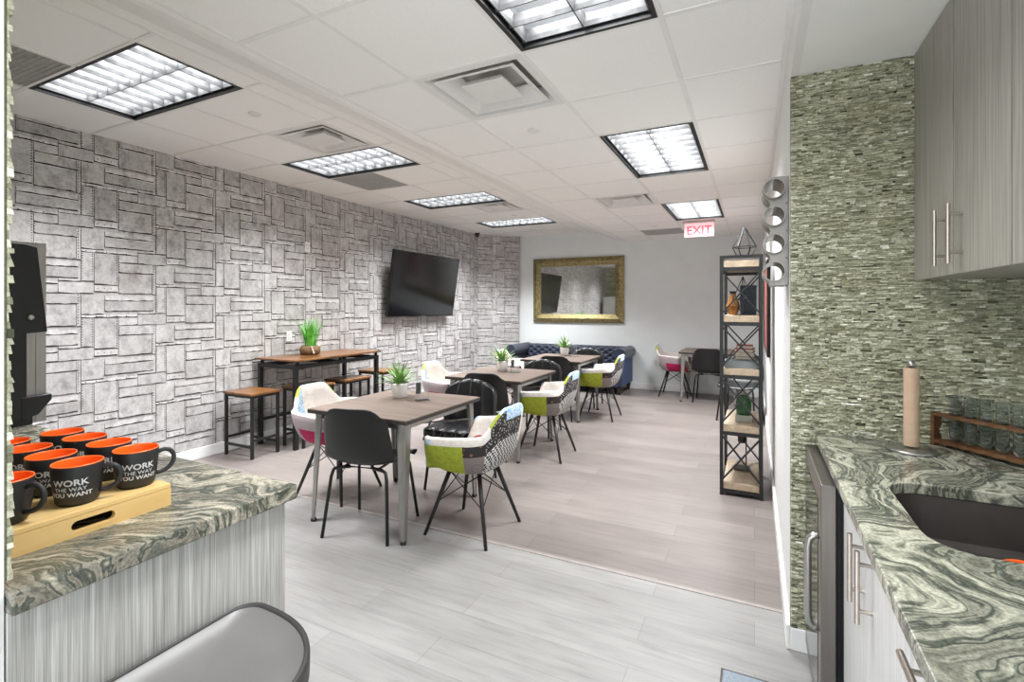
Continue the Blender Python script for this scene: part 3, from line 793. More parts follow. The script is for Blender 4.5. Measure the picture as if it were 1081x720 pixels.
for x, y, rz, lab in [(-1.63, 2.75, q90-.02, 'nearest patchwork armchair, lime and houndstooth side facing the room'),
                      (-2.88, 2.83, -q90+.05, 'patchwork armchair left of the nearest table, magenta side'),
                      (-1.81, 4.44, q90+.02, 'patchwork armchair on the right side of the second table'),
                      (-1.80, 6.25, q90, 'patchwork armchair on the right side of the third table, before the sofa'),
                      (-2.97, 4.55, -q90, 'pale patchwork armchair left of the second table, beside the wall stools'),
                      (-2.98, 6.28, -q90, 'pale patchwork armchair left of the third table, by the sofa arm'),
                      (-1.15, 8.30, -q90, 'patchwork armchair with pink side at the back wall table')]:
    place('arm', make_armchair, (x, y, 0), rz, lab, 'chair', AG)
BG = 'plain black shell chairs'
for x, y, rz, lab in [(-2.235, 2.48, .22, 'nearest black shell chair, back turned to the camera'),
                      (-2.30, 4.22, .15, 'black shell chair at the near side of the second table'),
                      (-2.28, 6.0, .12, 'black shell chair at the near side of the third table'),
                      (-.60, 8.0, -.04, 'black shell chair at the back wall table, beside the open shelf'),
                      (-.16, 6.85, 2.9, 'black shell chair half hidden behind the open shelf')]:
    place('blk', make_shell_chair, (x, y, 0), rz, lab, 'chair', BG)
LG = 'black padded chairs with stitched channels'
for x, y, rz, lab in [(-2.13, 3.40, PI+.12, 'black padded leather chair at the far side of the nearest table'),
                      (-2.22, 5.16, PI+.05, 'black padded leather chair at the far side of the second table'),
                      (-2.24, 6.95, PI, 'black padded leather chair between third table and sofa')]:
    place('pad', make_padded_chair, (x, y, 0), rz, lab, 'chair', LG)

# ---------------------------------------------------------------- table plants and holders
def blade_mesh(mb, base, az, tilt, L, w, bend, n=7, fold=.25):
    d = Vector((math.cos(az), math.sin(az), 0)); s = Vector((-math.sin(az), math.cos(az), 0)); p = Vector(base); a = tilt; L_ = []; 
    for k in range(n+1):
        t = k/n; ww = w*(1-t**1.8)*(.6+.4*min(1, t*4)) + .0006
        up = (d*-math.cos(a)+Vector((0, 0, 1))*math.sin(a))
        L_.append([p-s*ww+up*ww*fold, p.copy(), p+s*ww+up*ww*fold])
        p = p + (d*math.sin(a)+Vector((0, 0, 1))*math.cos(a))*L/n; a += bend/n
    mb.grid(L_)
def make_plant():
    r = empty('potted_succulent', (0, 0, 0), 0, 'x', 'plant')
    MB().lathe([(0, 0), (.045, 0), (.052, .008), (.062, .06), (.066, .098), (.066, .112), (.061, .112), (.058, .09), (0, .088)], seg=28).build('pot', M['ceramic'], r, smooth=True)
    MB().lathe([(0, .098), (.058, .095)], seg=20).build('soil', M['soil'], r)
    rd = random.Random(11); mb = MB()
    for k in range(34):
        ring = k/34; blade_mesh(mb, (rd.uniform(-.015, .015), rd.uniform(-.015, .015), .094), k*2.4, .25+1.1*ring, .20-.01*ring+rd.uniform(-.02, .02), .015, .35, 6)
    mb.build('foliage', M['leaf'], r, smooth=True)
    return r
PG = 'succulents in white pots on the cafe tables'
for x, y, z, rz, lab in [(-2.39, 2.95, .75, 0, 'succulent in a white pot on the nearest table'), (-2.40, 4.64, .75, 1, 'succulent in a white pot on the second table'),
                         (-2.40, 6.55, .75, 2, 'succulent in a white pot on the third table')]:
    place('plant', make_plant, (x, y, z), rz, lab, 'plant', PG)
def make_holder():
    r = empty('acrylic_sign_holder', (0, 0, 0), 0, 'x', 'sign holder')
    MB().box(-.05, .05, -.002, .002, .004, .165).build('panel', M['acrylic'], r)
    MB().box(-.05, .05, -.03, .03, 0, .004).build('foot', M['acrylic'], r)
    MB().box(-.0475, -.01, .0025, .0032, .05, .13).build('paper_insert', plain('pale_insert', 'E9EEF2', .6, 0, 18, .05), r)
    return r
HG = 'clear acrylic holders on the cafe tables'
for x, y, rz, lab in [(-2.17, 2.93, 1.0, 'clear acrylic holder beside the plant on the nearest table'), (-2.23, 4.60, 1.1, 'clear acrylic holder beside the plant on the second table'),
                      (-2.22, 6.44, 1.1, 'clear acrylic holder beside the plant on the third table')]:
    place('hold', make_holder, (x, y, .75), rz, lab, 'sign holder', HG)

# ---------------------------------------------------------------- high bar table, stools, grass plant
r = empty('bar_table', (-4.36, 4.05, 0), 0, 'long high table with rustic wood top along the wallpapered wall', 'table')
MB().box(-.31, .29, -.63, .62, .882, .90).build('tabletop', M['rustic'], r, bevel=.003)
for sx in (-.27, .25):
    for sy in (-.59, .58):
        MB().box(sx-.02, sx+.02, sy-.02, sy+.02, 0, .845).build('leg', M['black'], r, bevel=.002)
mb = MB()
for sy in (-.59, .58): mb.box(-.25, .23, sy-.02, sy+.02, .805, .845)
for sx in (-.27, .25): mb.box(sx-.02, sx+.02, -.57, .56, .805, .845)
mb.box(-.25, .23, -.02, .02, .805, .845); mb.box(-.28, -.26, -.57, .56, .24, .27)
mb.build('frame', M['black'], r, bevel=.002)
for sx in (-.27, .25):
    for sy in (-.57, .0, .57): MB().box(sx-.012, sx+.012, sy-.012, sy+.012, .845, .882).build('standoff', M['black'], r)
def make_stool(a=.40, b=.30, h=.615):
    r = empty('bar_stool', (0, 0, 0), 0, 'x', 'stool')
    MB().box(-a/2-.01, a/2+.01, -b/2-.01, b/2+.01, h-.02, h).build('seat', M['rustic'], r, bevel=.003)
    x, y = a/2-.0125, b/2-.0125
    for sx in (-1, 1):
        for sy in (-1, 1): MB().box(sx*x-.0125, sx*x+.0125, sy*y-.0125, sy*y+.0125, 0, h-.02).build('leg', M['black'], r, bevel=.0015)
    f = MB(); x2, y2 = x-.0125, y-.0125
    for sy in (-1, 1): f.box(-x2, x2, sy*y-.01, sy*y+.01, h-.045, h-.02)
    for sx in (-1, 1): f.box(sx*x-.01, sx*x+.01, -y2, y2, h-.045, h-.02)
    f.build('seat_frame', M['black'], r)
    f = MB()
    for sy in (-1, 1): f.box(-x2, x2, sy*y-.009, sy*y+.009, .10, .122)
    for sx in (-1, 1): f.box(sx*x-.009, sx*x+.009, -y2, y2, .16, .182)
    f.build('stretcher', M['black'], r)
    return r
SG = 'backless stools with rustic wood seats'
for x, y, rz, lab in [(-4.405, 3.20, 0, 'stool standing at the near end of the bar table'), (-4.22, 3.72, q90, 'stool tucked under the bar table, hidden behind the armchair'),
                      (-4.22, 4.28, q90, 'stool tucked under the far half of the bar table'), (-4.40, 5.0, 0, 'stool beyond the far end of the bar table')]:
    place('stool', make_stool, (x, y, 0), rz, lab, 'stool', SG)
r = empty('potted_grass', (-4.43, 3.92, .90), 0, 'tall grass plant in a brown pot on the bar table', 'plant')
MB().lathe([(0, 0), (.085, 0), (.10, .01), (.108, .05), (.10, .09), (.088, .10), (.085, .085), (0, .08)], seg=26).build('pot', M['basket'], r, smooth=True)
rd = random.Random(4); mb = MB()
for k in range(150):
    a = rd.uniform(0, 2*PI); q = rd.uniform(0, .06)
    blade_mesh(mb, (q*math.cos(a), q*math.sin(a), .08), a+rd.uniform(-.5, .5), rd.uniform(0, .3), rd.uniform(.2, .36), .0045, rd.uniform(.1, .7), 6)
mb.build('foliage', M['grass'], r, smooth=True)
for k in range(7):
    mb = MB(); a = rd.uniform(0, 6.28); mb.tube([(.07*math.cos(a), .07*math.sin(a), .09), (.11*math.cos(a+.3), .11*math.sin(a+.3), .10), (.125*math.cos(a+.5), .125*math.sin(a+.5), .02)], .003, 5)
    mb.build('root_strand', M['cream_book'], r)

# ---------------------------------------------------------------- television
r = empty('television', (-4.53, 6.21, 1.76), 0, 'large black television tilted on the wallpapered wall', 'television')
r.rotation_euler = (0, math.radians(8.5), 0)
MB().box(-.03, .018, -.83, .83, -.475, .475).build('case', M['black_plastic'], r, bevel=.006)
MB().box(.0185, .0215, -.82, .82, -.462, .465).build('screen', M['screen'], r)
MB().box(.0185, .0235, -.03, .03, -.474, -.466).build('badge', M['steel'], r, bevel=.001)
mb = MB(); mb.box(-.12, -.03, -.28, -.22, -.25, .25); mb.box(-.12, -.03, .22, .28, -.25, .25); mb.box(-.14, -.10, -.32, .32, -.06, .06); mb.build('wall_bracket', M['black'], r)

# ---------------------------------------------------------------- sofa (chesterfield)
r = empty('chesterfield_sofa', (-2.93, 8.22, 0), 0, 'navy velvet tufted sofa with rolled arms against the back wall', 'sofa')
hw = 1.02
MB().box(-hw+.06, hw-.06, -.32, .40, .12, .30).build('base', M['velvet'], r, bevel=.02)
for k in (-1, 0, 1):
    MB().rbox((k*.56, -.05, .375), (.555, .58, .17), .3).build('seat_cushion', M['velvet'], r, smooth=True)
mb = MB(); P = []
nx, nz = 90, 30
for i in range(nx+1):
    x = -hw+.1+(2*hw-.2)*i/nx; row = []
    for j in range(nz+1):
        t = j/nz; z = .42+.30*math.sin(t*PI*.55)/math.sin(PI*.55); y = .22+.05*t
        if t > .75: z = .72+.02*math.sin((t-.75)/.25*PI); y = .26+.16*(t-.75)/.25
        u = (x/.15); v = (z-.42)/.1
        d = min((u-round(u))**2+(v-round(v))**2, (u-.5-round(u-.5))**2+(v-.5-round(v-.5))**2)
        row.append(Vector((x, y+.028*math.exp(-d/.03)-.012*math.sqrt(min(d, .3)), z)))
    P.append(row)
mb.grid(P, flip=True); mb.box(-hw+.1, hw-.1, .36, .43, .28, .70); mb.build('backrest', M['velvet'], r, smooth=False)
mb = MB(); mb.tube([(-hw+.05, .34, .66), (hw-.05, .34, .66)], .085, 18); mb.build('back_roll', M['velvet'], r, smooth=True)
for sx in (-1, 1):
    mb = MB(); mb.box(sx*hw-.10 if sx > 0 else -hw-.0, sx*hw if sx > 0 else -hw+.10, -.33, .42, .14, .60); mb.tube([(sx*(hw-.04), -.34, .655), (sx*(hw-.04), .42, .655)], .10, 20)
    arm = mb.build('arm', M['velvet'], r, smooth=False)
    MB().box(sx*hw-.004, sx*hw+.006, -.30, .40, .15, .585).build('side_panel', M['sofa_side_lit'], arm, bevel=.002)
    for sy in (-.28, .38):
        MB().tube([(sx*(hw-.06), sy, .14), (sx*(hw-.06), sy, 0)], [.03, .02], 10).build('leg', M['walnut_leg'], r, smooth=True)

# ---------------------------------------------------------------- wall mirror, plates, picture
r = empty('wall_mirror', (-2.935, 8.70, 1.74), 0, 'large mirror in a wide antique gold frame on the back wall', 'mirror')
X, Z, w = .87, .60, .155
mb = MB()
def fr(mb, x0, x1, z0, z1, xi0, xi1, zi0, zi1, yo, yi, yb):
    o_ = [(x0, yo, z0), (x1, yo, z0), (x1, yo, z1), (x0, yo, z1)]; m_ = [((x0+xi0)/2, yi, (z0+zi0)/2), ((x1+xi1)/2, yi, (z0+zi0)/2), ((x1+xi1)/2, yi, (z1+zi1)/2), ((x0+xi0)/2, yi, (z1+zi1)/2)]
    i_ = [(xi0, yo, zi0), (xi1, yo, zi0), (xi1, yo, zi1), (xi0, yo, zi1)]; b_ = [(x0, yb, z0), (x1, yb, z0), (x1, yb, z1), (x0, yb, z1)]; ib = [(xi0, yb, zi0), (xi1, yb, zi0), (xi1, yb, zi1), (xi0, yb, zi1)]
    f = []
    for a in range(4):
        b = (a+1) % 4; f += [(a, b, 4+b, 4+a), (4+a, 4+b, 8+b, 8+a), (12+a, 12+b, b, a), (8+a, 8+b, 16+b, 16+a)]
    mb.add(o_+m_+i_+b_+ib, f)
fr(mb, -X, X, -Z, Z, -X+w, X-w, -Z+w, Z-w, -.035, -.065, -.002); mb.build('frame', M['gold'], r, merge=True)
MB().box(-X+w-.01, X-w+.01, -.03, -.01, -Z+w-.01, Z-w+.01).build('glass', M['mirror'], r)
def make_plate():
    r = empty('wall_outlet', (0, 0, 0), 0, 'x', 'outlet')
    MB().box(-.036, .036, -.008, 0, -.058, .058).build('plate', M['plate_white'], r, bevel=.003)
    for z in (-.02, .02): MB().box(-.014, .014, -.0105, -.008, z-.014, z+.014).build('socket', M['ceramic'], r, bevel=.002)
    return r
place('plate', make_plate, (-1.53, YB, .47), 0, 'white outlet low on the back wall beside the armchair', 'outlet', 'white wall plates')
place('plate', make_plate, (XL+.006, 3.86, 1.10), q90, 'white outlet above the bar table, left of the grass', 'outlet', 'white wall plates')
place('plate', make_plate, (XL+.006, 4.11, 2.13), q90, 'white wall plate high on the wallpapered wall', 'outlet', 'white wall plates')
r = empty('framed_picture', (XR, 6.1, 1.42), 0, 'long dark red picture on the right wall behind the shelf', 'picture')
mb = MB(); x = -.03
for a in (-.95, .93): mb.box(x, -.001, a-.0, a+.02, -.44, .44)
mb.box(x, -.001, -.95, .95, -.46, -.44); mb.box(x, -.001, -.95, .95, .44, .46); mb.build('frame', M['black'], r)
MB().box(-.022, -.004, -.93, .93, -.44, .44).build('canvas', plain('red_brown_canvas', '7A3B35', .7, 0, 3, .5), r)

# ---------------------------------------------------------------- open shelf unit
r = empty('etagere_shelf', (-.09, 4.40, 0), 0, 'tall narrow open shelf with black crossed metal ends', 'shelf')
xs_, y0s, y1s, Hh = .135, -.32, .30, 1.82
for sx in (-1, 1):
    for yy in (y0s, y1s): MB().box(sx*xs_-.0125, sx*xs_+.0125, yy-.0125, yy+.0125, 0, Hh).build('post', M['black'], r, bevel=.0015)
LV = [.075, .51, .94, 1.34, 1.755]
for z in LV: MB().box(-xs_+.0125, xs_-.0125, y0s-.005, y1s+.005, z-.025, z+.025).build('shelf_board', M['shelf_wood'], r, bevel=.002)
for z in [l-.04 for l in LV]+[Hh-.0125]:
    mb = MB()
    for yy in (y0s, y1s): mb.box(-xs_+.0125, xs_-.0125, yy-.01, yy+.01, z-.0125, z+.0125)
    for sx in (-1, 1): mb.box(sx*xs_-.01, sx*xs_+.01, y0s+.0125, y1s-.0125, z-.0125, z+.0125)
    mb.build('rail', M['black'], r)
for yy in (y0s, y1s):
    for a, b in zip(LV[:-1], LV[1:]):
        mb = MB(); mb.bar((-xs_, yy, a+.035), (xs_, yy, b-.055), .010, .032, (0, 1, 0)); mb.bar((-xs_, yy+.004, b-.055), (xs_, yy+.004, a+.035), .010, .032, (0, 1, 0))
        mb.build('cross_brace', M['black'], r)
S0 = (-.09, 4.40)
# things on the shelf
mb = MB(); top = Vector((0, 0, .235)); ringp = [Vector((.085*math.cos(k*PI/3), .085*math.sin(k*PI/3), .075)) for k in range(6)]; lo = [Vector((.05*math.cos(k*PI/3), .05*math.sin(k*PI/3), .003)) for k in range(6)]
for k in range(6):
    mb.tube([top, ringp[k]], .0045, 6); mb.tube([ringp[k], ringp[(k+1) % 6]], .0045, 6); mb.tube([ringp[k], lo[k]], .0045, 6); mb.tube([lo[k], lo[(k+1) % 6]], .0045, 6)
tag(mb.build('wire_terrarium', M['black'], loc=(S0[0]+.02, 4.25, Hh+.001)), 'black geometric wire terrarium on top of the shelf', 'ornament')
# top shelf: pendant-like wire diamond standing below
mb = MB(); tp = Vector((0, 0, .30)); bt = Vector((0, 0, .005)); mid = [Vector((.075*math.cos(k*PI/2+.3), .075*math.sin(k*PI/2+.3), .12)) for k in range(4)]
for k in range(4): mb.tube([tp, mid[k]], .003, 6); mb.tube([bt, mid[k]], .003, 6); mb.tube([mid[k], mid[(k+1) % 4]], .003, 6)
mb.lathe([(0, 0), (.06, 0), (.06, .008), (0, .008)], seg=18)
tag(mb.build('wire_diamond', M['black'], loc=(S0[0]+.01, 4.22, LV[3]+.026)), 'black wire diamond ornament on the second shelf from the top', 'ornament')
r2 = empty('storage_box', (S0[0]+.045, 4.38, LV[3]+.026), .1, 'dark navy box standing behind the wire diamond', 'box')
MB().box(-.055, .055, -.05, .05, 0, .21).build('body', M['navy_box'], r2, bevel=.003); MB().box(-.057, .057, -.052, .052, .21, .235).build('lid', M['navy_box'], r2, bevel=.003)
r2 = empty('faceted_vase', (S0[0]-.065, 4.36, LV[3]+.026), .3, 'amber faceted vase left of the navy box', 'vase')
MB().lathe([(0, 0), (.03, 0), (.055, .07), (.03, .14), (.02, .17), (.016, .17), (.022, .14), (0, .12)], seg=6).build('body', M['amber'], r2); MB().lathe([(.02, .168), (.028, .19), (.024, .19), (.016, .17)], seg=6).build('collar', M['black'], r2)
z = LV[2]+.026
r2 = empty('storage_tray', (S0[0], 4.17, z), 0, 'grey open tray at the front of the middle shelf', 'tray')
mb = MB(); mb.box(-.115, .115, -.07, .07, 0, .006); mb.box(-.115, .115, -.07, -.064, .006, .055); mb.box(-.115, .115, .064, .07, .006, .055); mb.box(-.115, -.109, -.064, .064, .006, .055); mb.box(.109, .115, -.064, .064, .006, .055); mb.build('body', M['grey_box'], r2)
for k in (-1, 1): MB().tube([(k*.118, -.02, .03), (k*.124, 0, .03), (k*.118, .02, .03)], .004, 6).build('handle', M['black'], r2)
bz = z
for w_, d_, h_, m_, lab in [(.15, .2, .035, 'cream_book', 'cream book at the bottom of the middle shelf stack'), (.13, .18, .03, 'black', 'black book in the middle shelf stack'),
                            (.14, .19, .03, 'cream_book', 'cream book under the red books'), (.14, .19, .028, 'red_book', 'lower red book of the middle shelf stack'), (.12, .17, .026, 'red_book', 'small red book topmost on the middle shelf stack')]:
    r2 = empty('book', (S0[0]+.02, 4.45, bz), random.uniform(-.1, .1), lab, 'book', 'books stacked on the middle shelf')
    cv = MB(); cv.box(-w_/2, w_/2, -d_/2, d_/2, 0, .003); cv.box(-w_/2, w_/2, -d_/2, d_/2, h_-.003, h_); cv.box(-w_/2, -w_/2+.003, -d_/2, d_/2, .003, h_-.003); cv.build('cover', M[m_], r2)
    MB().box(-w_/2+.004, w_/2-.005, -d_/2+.005, d_/2-.005, .003, h_-.003).build('pages', M['cream_book'], r2)
    bz += h_+.001
z = LV[1]+.026
r2 = empty('green_vase', (S0[0]+.015, 4.28, z), 0, 'green glazed vase on a pale stone base, fourth shelf down', 'vase')
MB().box(-.06, .06, -.06, .06, 0, .05).build('base', M['pot_stone'], r2, bevel=.004)
MB().lathe([(0, .05), (.045, .05), (.055, .07), (.056, .15), (.045, .18), (.032, .19), (.03, .2), (.024, .2), (.03, .17), (0, .15)], seg=22).build('body', M['green_glass'], r2, smooth=True)
z = LV[0]+.026
r2 = empty('bottle_lamp', (S0[0]+.0, 4.45, z), 0, 'black lamp-like stand with square base on the lowest shelf', 'ornament')
MB().box(-.06, .06, -.06, .06, 0, .02).build('base', M['dark_steel'], r2, bevel=.003)
MB().tube([(.03, 0, .02), (.03, 0, .30)], .005, 8).build('rod', M['black'], r2)
MB().lathe([(0, .22), (.03, .22), (.033, .24), (.033, .30), (.012, .33), (0, .33)], (0, 0, 0), 18).build('holder', M['black'], r2, smooth=True)

# ---------------------------------------------------------------- wine rack
r = empty('wine_rack', (XR, 2.56, 0), 0, 'brushed steel wall wine rack with round bottle holes', 'rack')
zc = [1.945, 1.825, 1.705, 1.585]; RX0, RX1, RC, RR = -.075, -.002, -.058, .043
for yy in (-.09, .09):
    mb = MB(); n = 28
    for z in zc:
        for side, yq in ((0, yy-.002), (1, yy+.002)):
            ring = [(RC+RR*math.cos(2*PI*k/n), yq, z+RR*math.sin(2*PI*k/n)) for k in range(n)]; sq = []
            for k in range(n):
                a = 2*PI*k/n; ca, sa = math.cos(a), math.sin(a)
                sx_ = ((RX1-RC) if ca > 0 else (RC-RX0)); t = min(sx_/abs(ca) if abs(ca) > 1e-6 else 9, .06/abs(sa) if abs(sa) > 1e-6 else 9)
                t = max(t, RR+.003); sq.append((RC+ca*t, yq, z+sa*t))
            mb.add(ring+sq, [((k, (k+1) % n, n+(k+1) % n, n+k) if side == 0 else (n+k, n+(k+1) % n, (k+1) % n, k)) for k in range(n)])
    mb.build('side_plate', M['rack_steel'], r)
MB().box(-.006, -.001, -.09, .09, 1.525, 2.005).build('back_plate', M['rack_steel'], r)
for z in zc:
    mb = MB(); n = 28
    P = [[Vector((RC+q*math.cos(2*PI*k/n), y, z+q*math.sin(2*PI*k/n)+(.0 if y < 0 else .0))) for (q, y) in ((RR, -.14), (RR, .10), (RR-.003, .10), (RR-.003, -.14), (RR, -.14))] for k in range(n)]
    mb.grid(P, closed=True); mb.build('bottle_ring', M['rack_steel'], r, smooth=False)

# ---------------------------------------------------------------- right kitchen: counter, sink, cabinets, fridge
def rrect(x0, x1, y0, y1, r_, n=6):
    out = []
    for cx_, cy_, a0 in ((x1-r_, y1-r_, 0), (x0+r_, y1-r_, 90), (x0+r_, y0+r_, 180), (x1-r_, y0+r_, 270)):
        for k in range(n+1):
            a = math.radians(a0+90*k/n); out.append((cx_+r_*math.cos(a), cy_+r_*math.sin(a)))
    return out
CX0, CX1, CY0, CY1, CZ = .223, XK, .1, YS-.012, .914
hole = rrect(.345, .78, 1.345, 1.815, .09)
def slab_with_hole(mb, x0, x1, y0, y1, hole, z0, z1):
    cxm = sum(p[0] for p in hole)/len(hole); cym = sum(p[1] for p in hole)/len(hole); n = len(hole); outer = []
    # project hole verts to the outer rectangle by angle, and add corners
    bm_ = bmesh.new()
    for z in (z0, z1):
        ov = [bm_.verts.new((x, y, z)) for x, y in ((x0, y0), (x1, y0), (x1, y1), (x0, y1))]
        hv = [bm_.verts.new((x, y, z)) for x, y in hole]
        es = [bm_.edges.new((ov[i], ov[(i+1) % 4])) for i in range(4)]+[bm_.edges.new((hv[i], hv[(i+1) % n])) for i in range(n)]
        bmesh.ops.triangle_fill(bm_, use_beauty=True, use_dissolve=False, edges=es)
    bm_.verts.ensure_lookup_table(); k = 4+n
    for i in range(4): bm_.faces.new([bm_.verts[q] for q in (i, (i+1) % 4, k+(i+1) % 4, k+i)])
    for i in range(n): bm_.faces.new([bm_.verts[q] for q in (4+(i+1) % n, 4+i, k+4+i, k+4+(i+1) % n)])
    bmesh.ops.recalc_face_normals(bm_, faces=bm_.faces)
    bm_.verts.index_update()
    mb.add([tuple(v.co) for v in bm_.verts], [tuple(v.index for v in f.verts) for f in bm_.faces]); bm_.free()
mb = MB(); slab_with_hole(mb, CX0, CX1, CY0, CY1, hole, CZ-.032, CZ)
tag(mb.build('countertop', M['granite'], bevel=.003), 'green-grey swirled granite countertop with the sink cut-out', 'countertop')
r = empty('kitchen_sink', (0, 0, 0), 0, 'dark stainless undermount sink in the granite countertop', 'sink')
mb = MB(); P = []
for x, y in rrect(.345, .78, 1.345, 1.815, .09, 6): pass
def ringz(ins, z, rad): return [Vector((x, y, z)) for x, y in rrect(.345+ins, .78-ins, 1.345+ins, 1.815-ins, rad, 6)]
rings = [ringz(-.01, CZ-.0335, .1), ringz(-.004, CZ-.0335, .09), ringz(-.002, CZ-.06, .09), ringz(.006, CZ-.15, .085), ringz(.03, CZ-.165, .07), ringz(.18, CZ-.17, .02)]
mb.grid([[rg[k] for rg in rings] for k in range(len(rings[0]))], closed=True); base = [q for q in rings[-1]]
mb.add([tuple(p) for p in base], [tuple(range(len(base)))])
mb.build('basin', M['sink_steel'], r, smooth=False)
MB().lathe([(0, .004), (.035, .004), (.043, 0)], (.56, 1.64, CZ-.1695), 22).build('drain', M['steel'], r, smooth=True)

def bar_handle(a, b, off, mb, rr=.006):
    a = Vector(a); b = Vector(b); off = Vector(off); mb.tube([a, b], rr, 12)
    for t in (.18, .82): p = a.lerp(b, t); mb.tube([p, p+off], rr*.75, 10)
FX = .245
r = empty('base_cabinet', (0, 0, 0), 0, 'pale streaked two-door base cabinet under the sink', 'cabinet')
MB().box(FX+.02, XK-.002, 1.078, 1.795, .09, CZ-.26).build('body', M['laminate_base'], r)
MB().box(FX+.06, XK-.01, 1.078, 1.795, 0, .09).build('toe_kick', M['black'], r)
MB().box(FX+.02, FX+.05, 1.078, 1.795, CZ-.26, CZ-.034).build('front_rail', M['laminate_base'], r)
for y0, y1, hy in ((1.4455, 1.795, 1.487), (1.08, 1.4425, 1.388)):
    d = MB().box(FX, FX+.019, y0, y1, .10, CZ-.038).build('door', M['laminate_base'], r, bevel=.001)
    mb = MB(); bar_handle((FX-.03, hy, .69), (FX-.03, hy, .86), (.03, 0, 0), mb); mb.build('handle', M['nickel'], d)
r = empty('drawer_cabinet', (0, 0, 0), 0, 'pale streaked drawer cabinet at the near end of the counter', 'cabinet')
MB().box(FX+.02, XK-.002, .12, 1.075, .09, CZ-.034).build('body', M['laminate_base'], r)
MB().box(FX+.06, XK-.01, .12, 1.075, 0, .09).build('toe_kick', M['black'], r)
for z0, z1 in ((.72, CZ-.038), (.42, .717), (.10, .417)):
    d = MB().box(FX, FX+.019, .12, 1.075, z0, z1).build('drawer', M['laminate_base'], r, bevel=.001)
    mb = MB(); zz = z1-.015 if z0 > .7 else z1-.06; bar_handle((FX-.03, .76, zz), (FX-.03, 1.01, zz), (.03, 0, 0), mb); mb.build('handle', M['nickel'], d)
r = empty('undercounter_fridge', (0, 0, 0), 0, 'stainless undercounter fridge with curved handle beside the stone wall', 'refrigerator')
MB().box(.245, XK-.01, 1.83, 2.345, .02, .87).build('body', M['black'], r, bevel=.004)
d = MB().box(.188, .232, 1.83, 2.345, .06, .868).build('door', M['fridge_steel'], r, bevel=.004)
MB().box(.232, .245, 1.84, 2.335, .07, .86).build('gasket', M['black'], r)
MB().box(.1865, .1885, 1.90, 2.28, .13, .80).build('glass_panel', M['screen'], d)
hz0, hz1 = .215, .555
MB().tube([(.19, 1.88, .685), (.175, 1.88, .685), (.162, 1.88, .672), (.157, 1.88, .645), (.157, 1.88, .425), (.162, 1.88, .398), (.175, 1.88, .385), (.19, 1.88, .385)], .011, 12).build('handle', M['steel'], d, smooth=True)
for y in (1.88, 2.29): MB().lathe([(0, 0), (.018, 0), (.018, .02), (0, .02)], (.5, y, 0), 12).build('foot', M['black'], r)

r = empty('upper_cabinet', (0, 0, 0), 0, 'grey streaked wall cabinet above the sink, up to the ceiling', 'cabinet')
UX, U0 = .545, 1.53
MB().box(UX+.02, XK-.002, .55, YS-.012, U0+.004, ZK-.003).build('body', M['laminate_shaded'], r); MB().box(UX+.0192, UX+.0199, .80, YS-.014, U0+.005, ZK-.005).build('door_gap_shade', M['dark'], r)  # dark sheet behind the doors paints the shade in their gaps
edges_ = [YS-.014, 1.945, 1.565, 1.185, .80]
for k in range(4):
    d = MB().box(UX, UX+.019, edges_[k+1]+.0045, edges_[k]-.0045, U0, ZK-.004).build('door', M['laminate_shaded'], r, bevel=.001)
    hy = edges_[k+1]+.045 if k % 2 == 0 else edges_[k]-.075
    mb = MB(); bar_handle((UX-.034, hy, 1.558), (UX-.034, hy, 1.735), (.034, 0, 0), mb); mb.build('handle', M['nickel'], d)

# paper towel holder (empty core), rack of tubes, mug in sink
r = empty('paper_towel_holder', (.505, 2.215, CZ), 0, 'bare cardboard towel core on a steel stand by the stone wall', 'towel holder')
MB().lathe([(0, 0), (.072, 0), (.076, .004), (.072, .010), (.03, .013), (0, .014)], seg=32).build('base', M['steel'], r, smooth=True)
MB().lathe([(.0, .014), (.007, .014), (.007, .30), (.013, .303), (.013, .312), (.009, .322), (0, .324)], seg=14).build('rod', M['steel'], r, smooth=True)
MB().lathe([(.018, .02), (.0235, .02), (.0235, .298), (.018, .298), (.018, .02)], seg=24).build('cardboard_core', M['cardboard'], r, smooth=False)
RKx, RKy, ang = .73, 2.235, math.radians(-51)
r = empty('test_tube_rack', (RKx, RKy, CZ), ang, 'brown wooden rack holding clear glass tubes in the counter corner', 'rack')
Lr = .34; wv = lambda t: .004*math.sin(t*40)
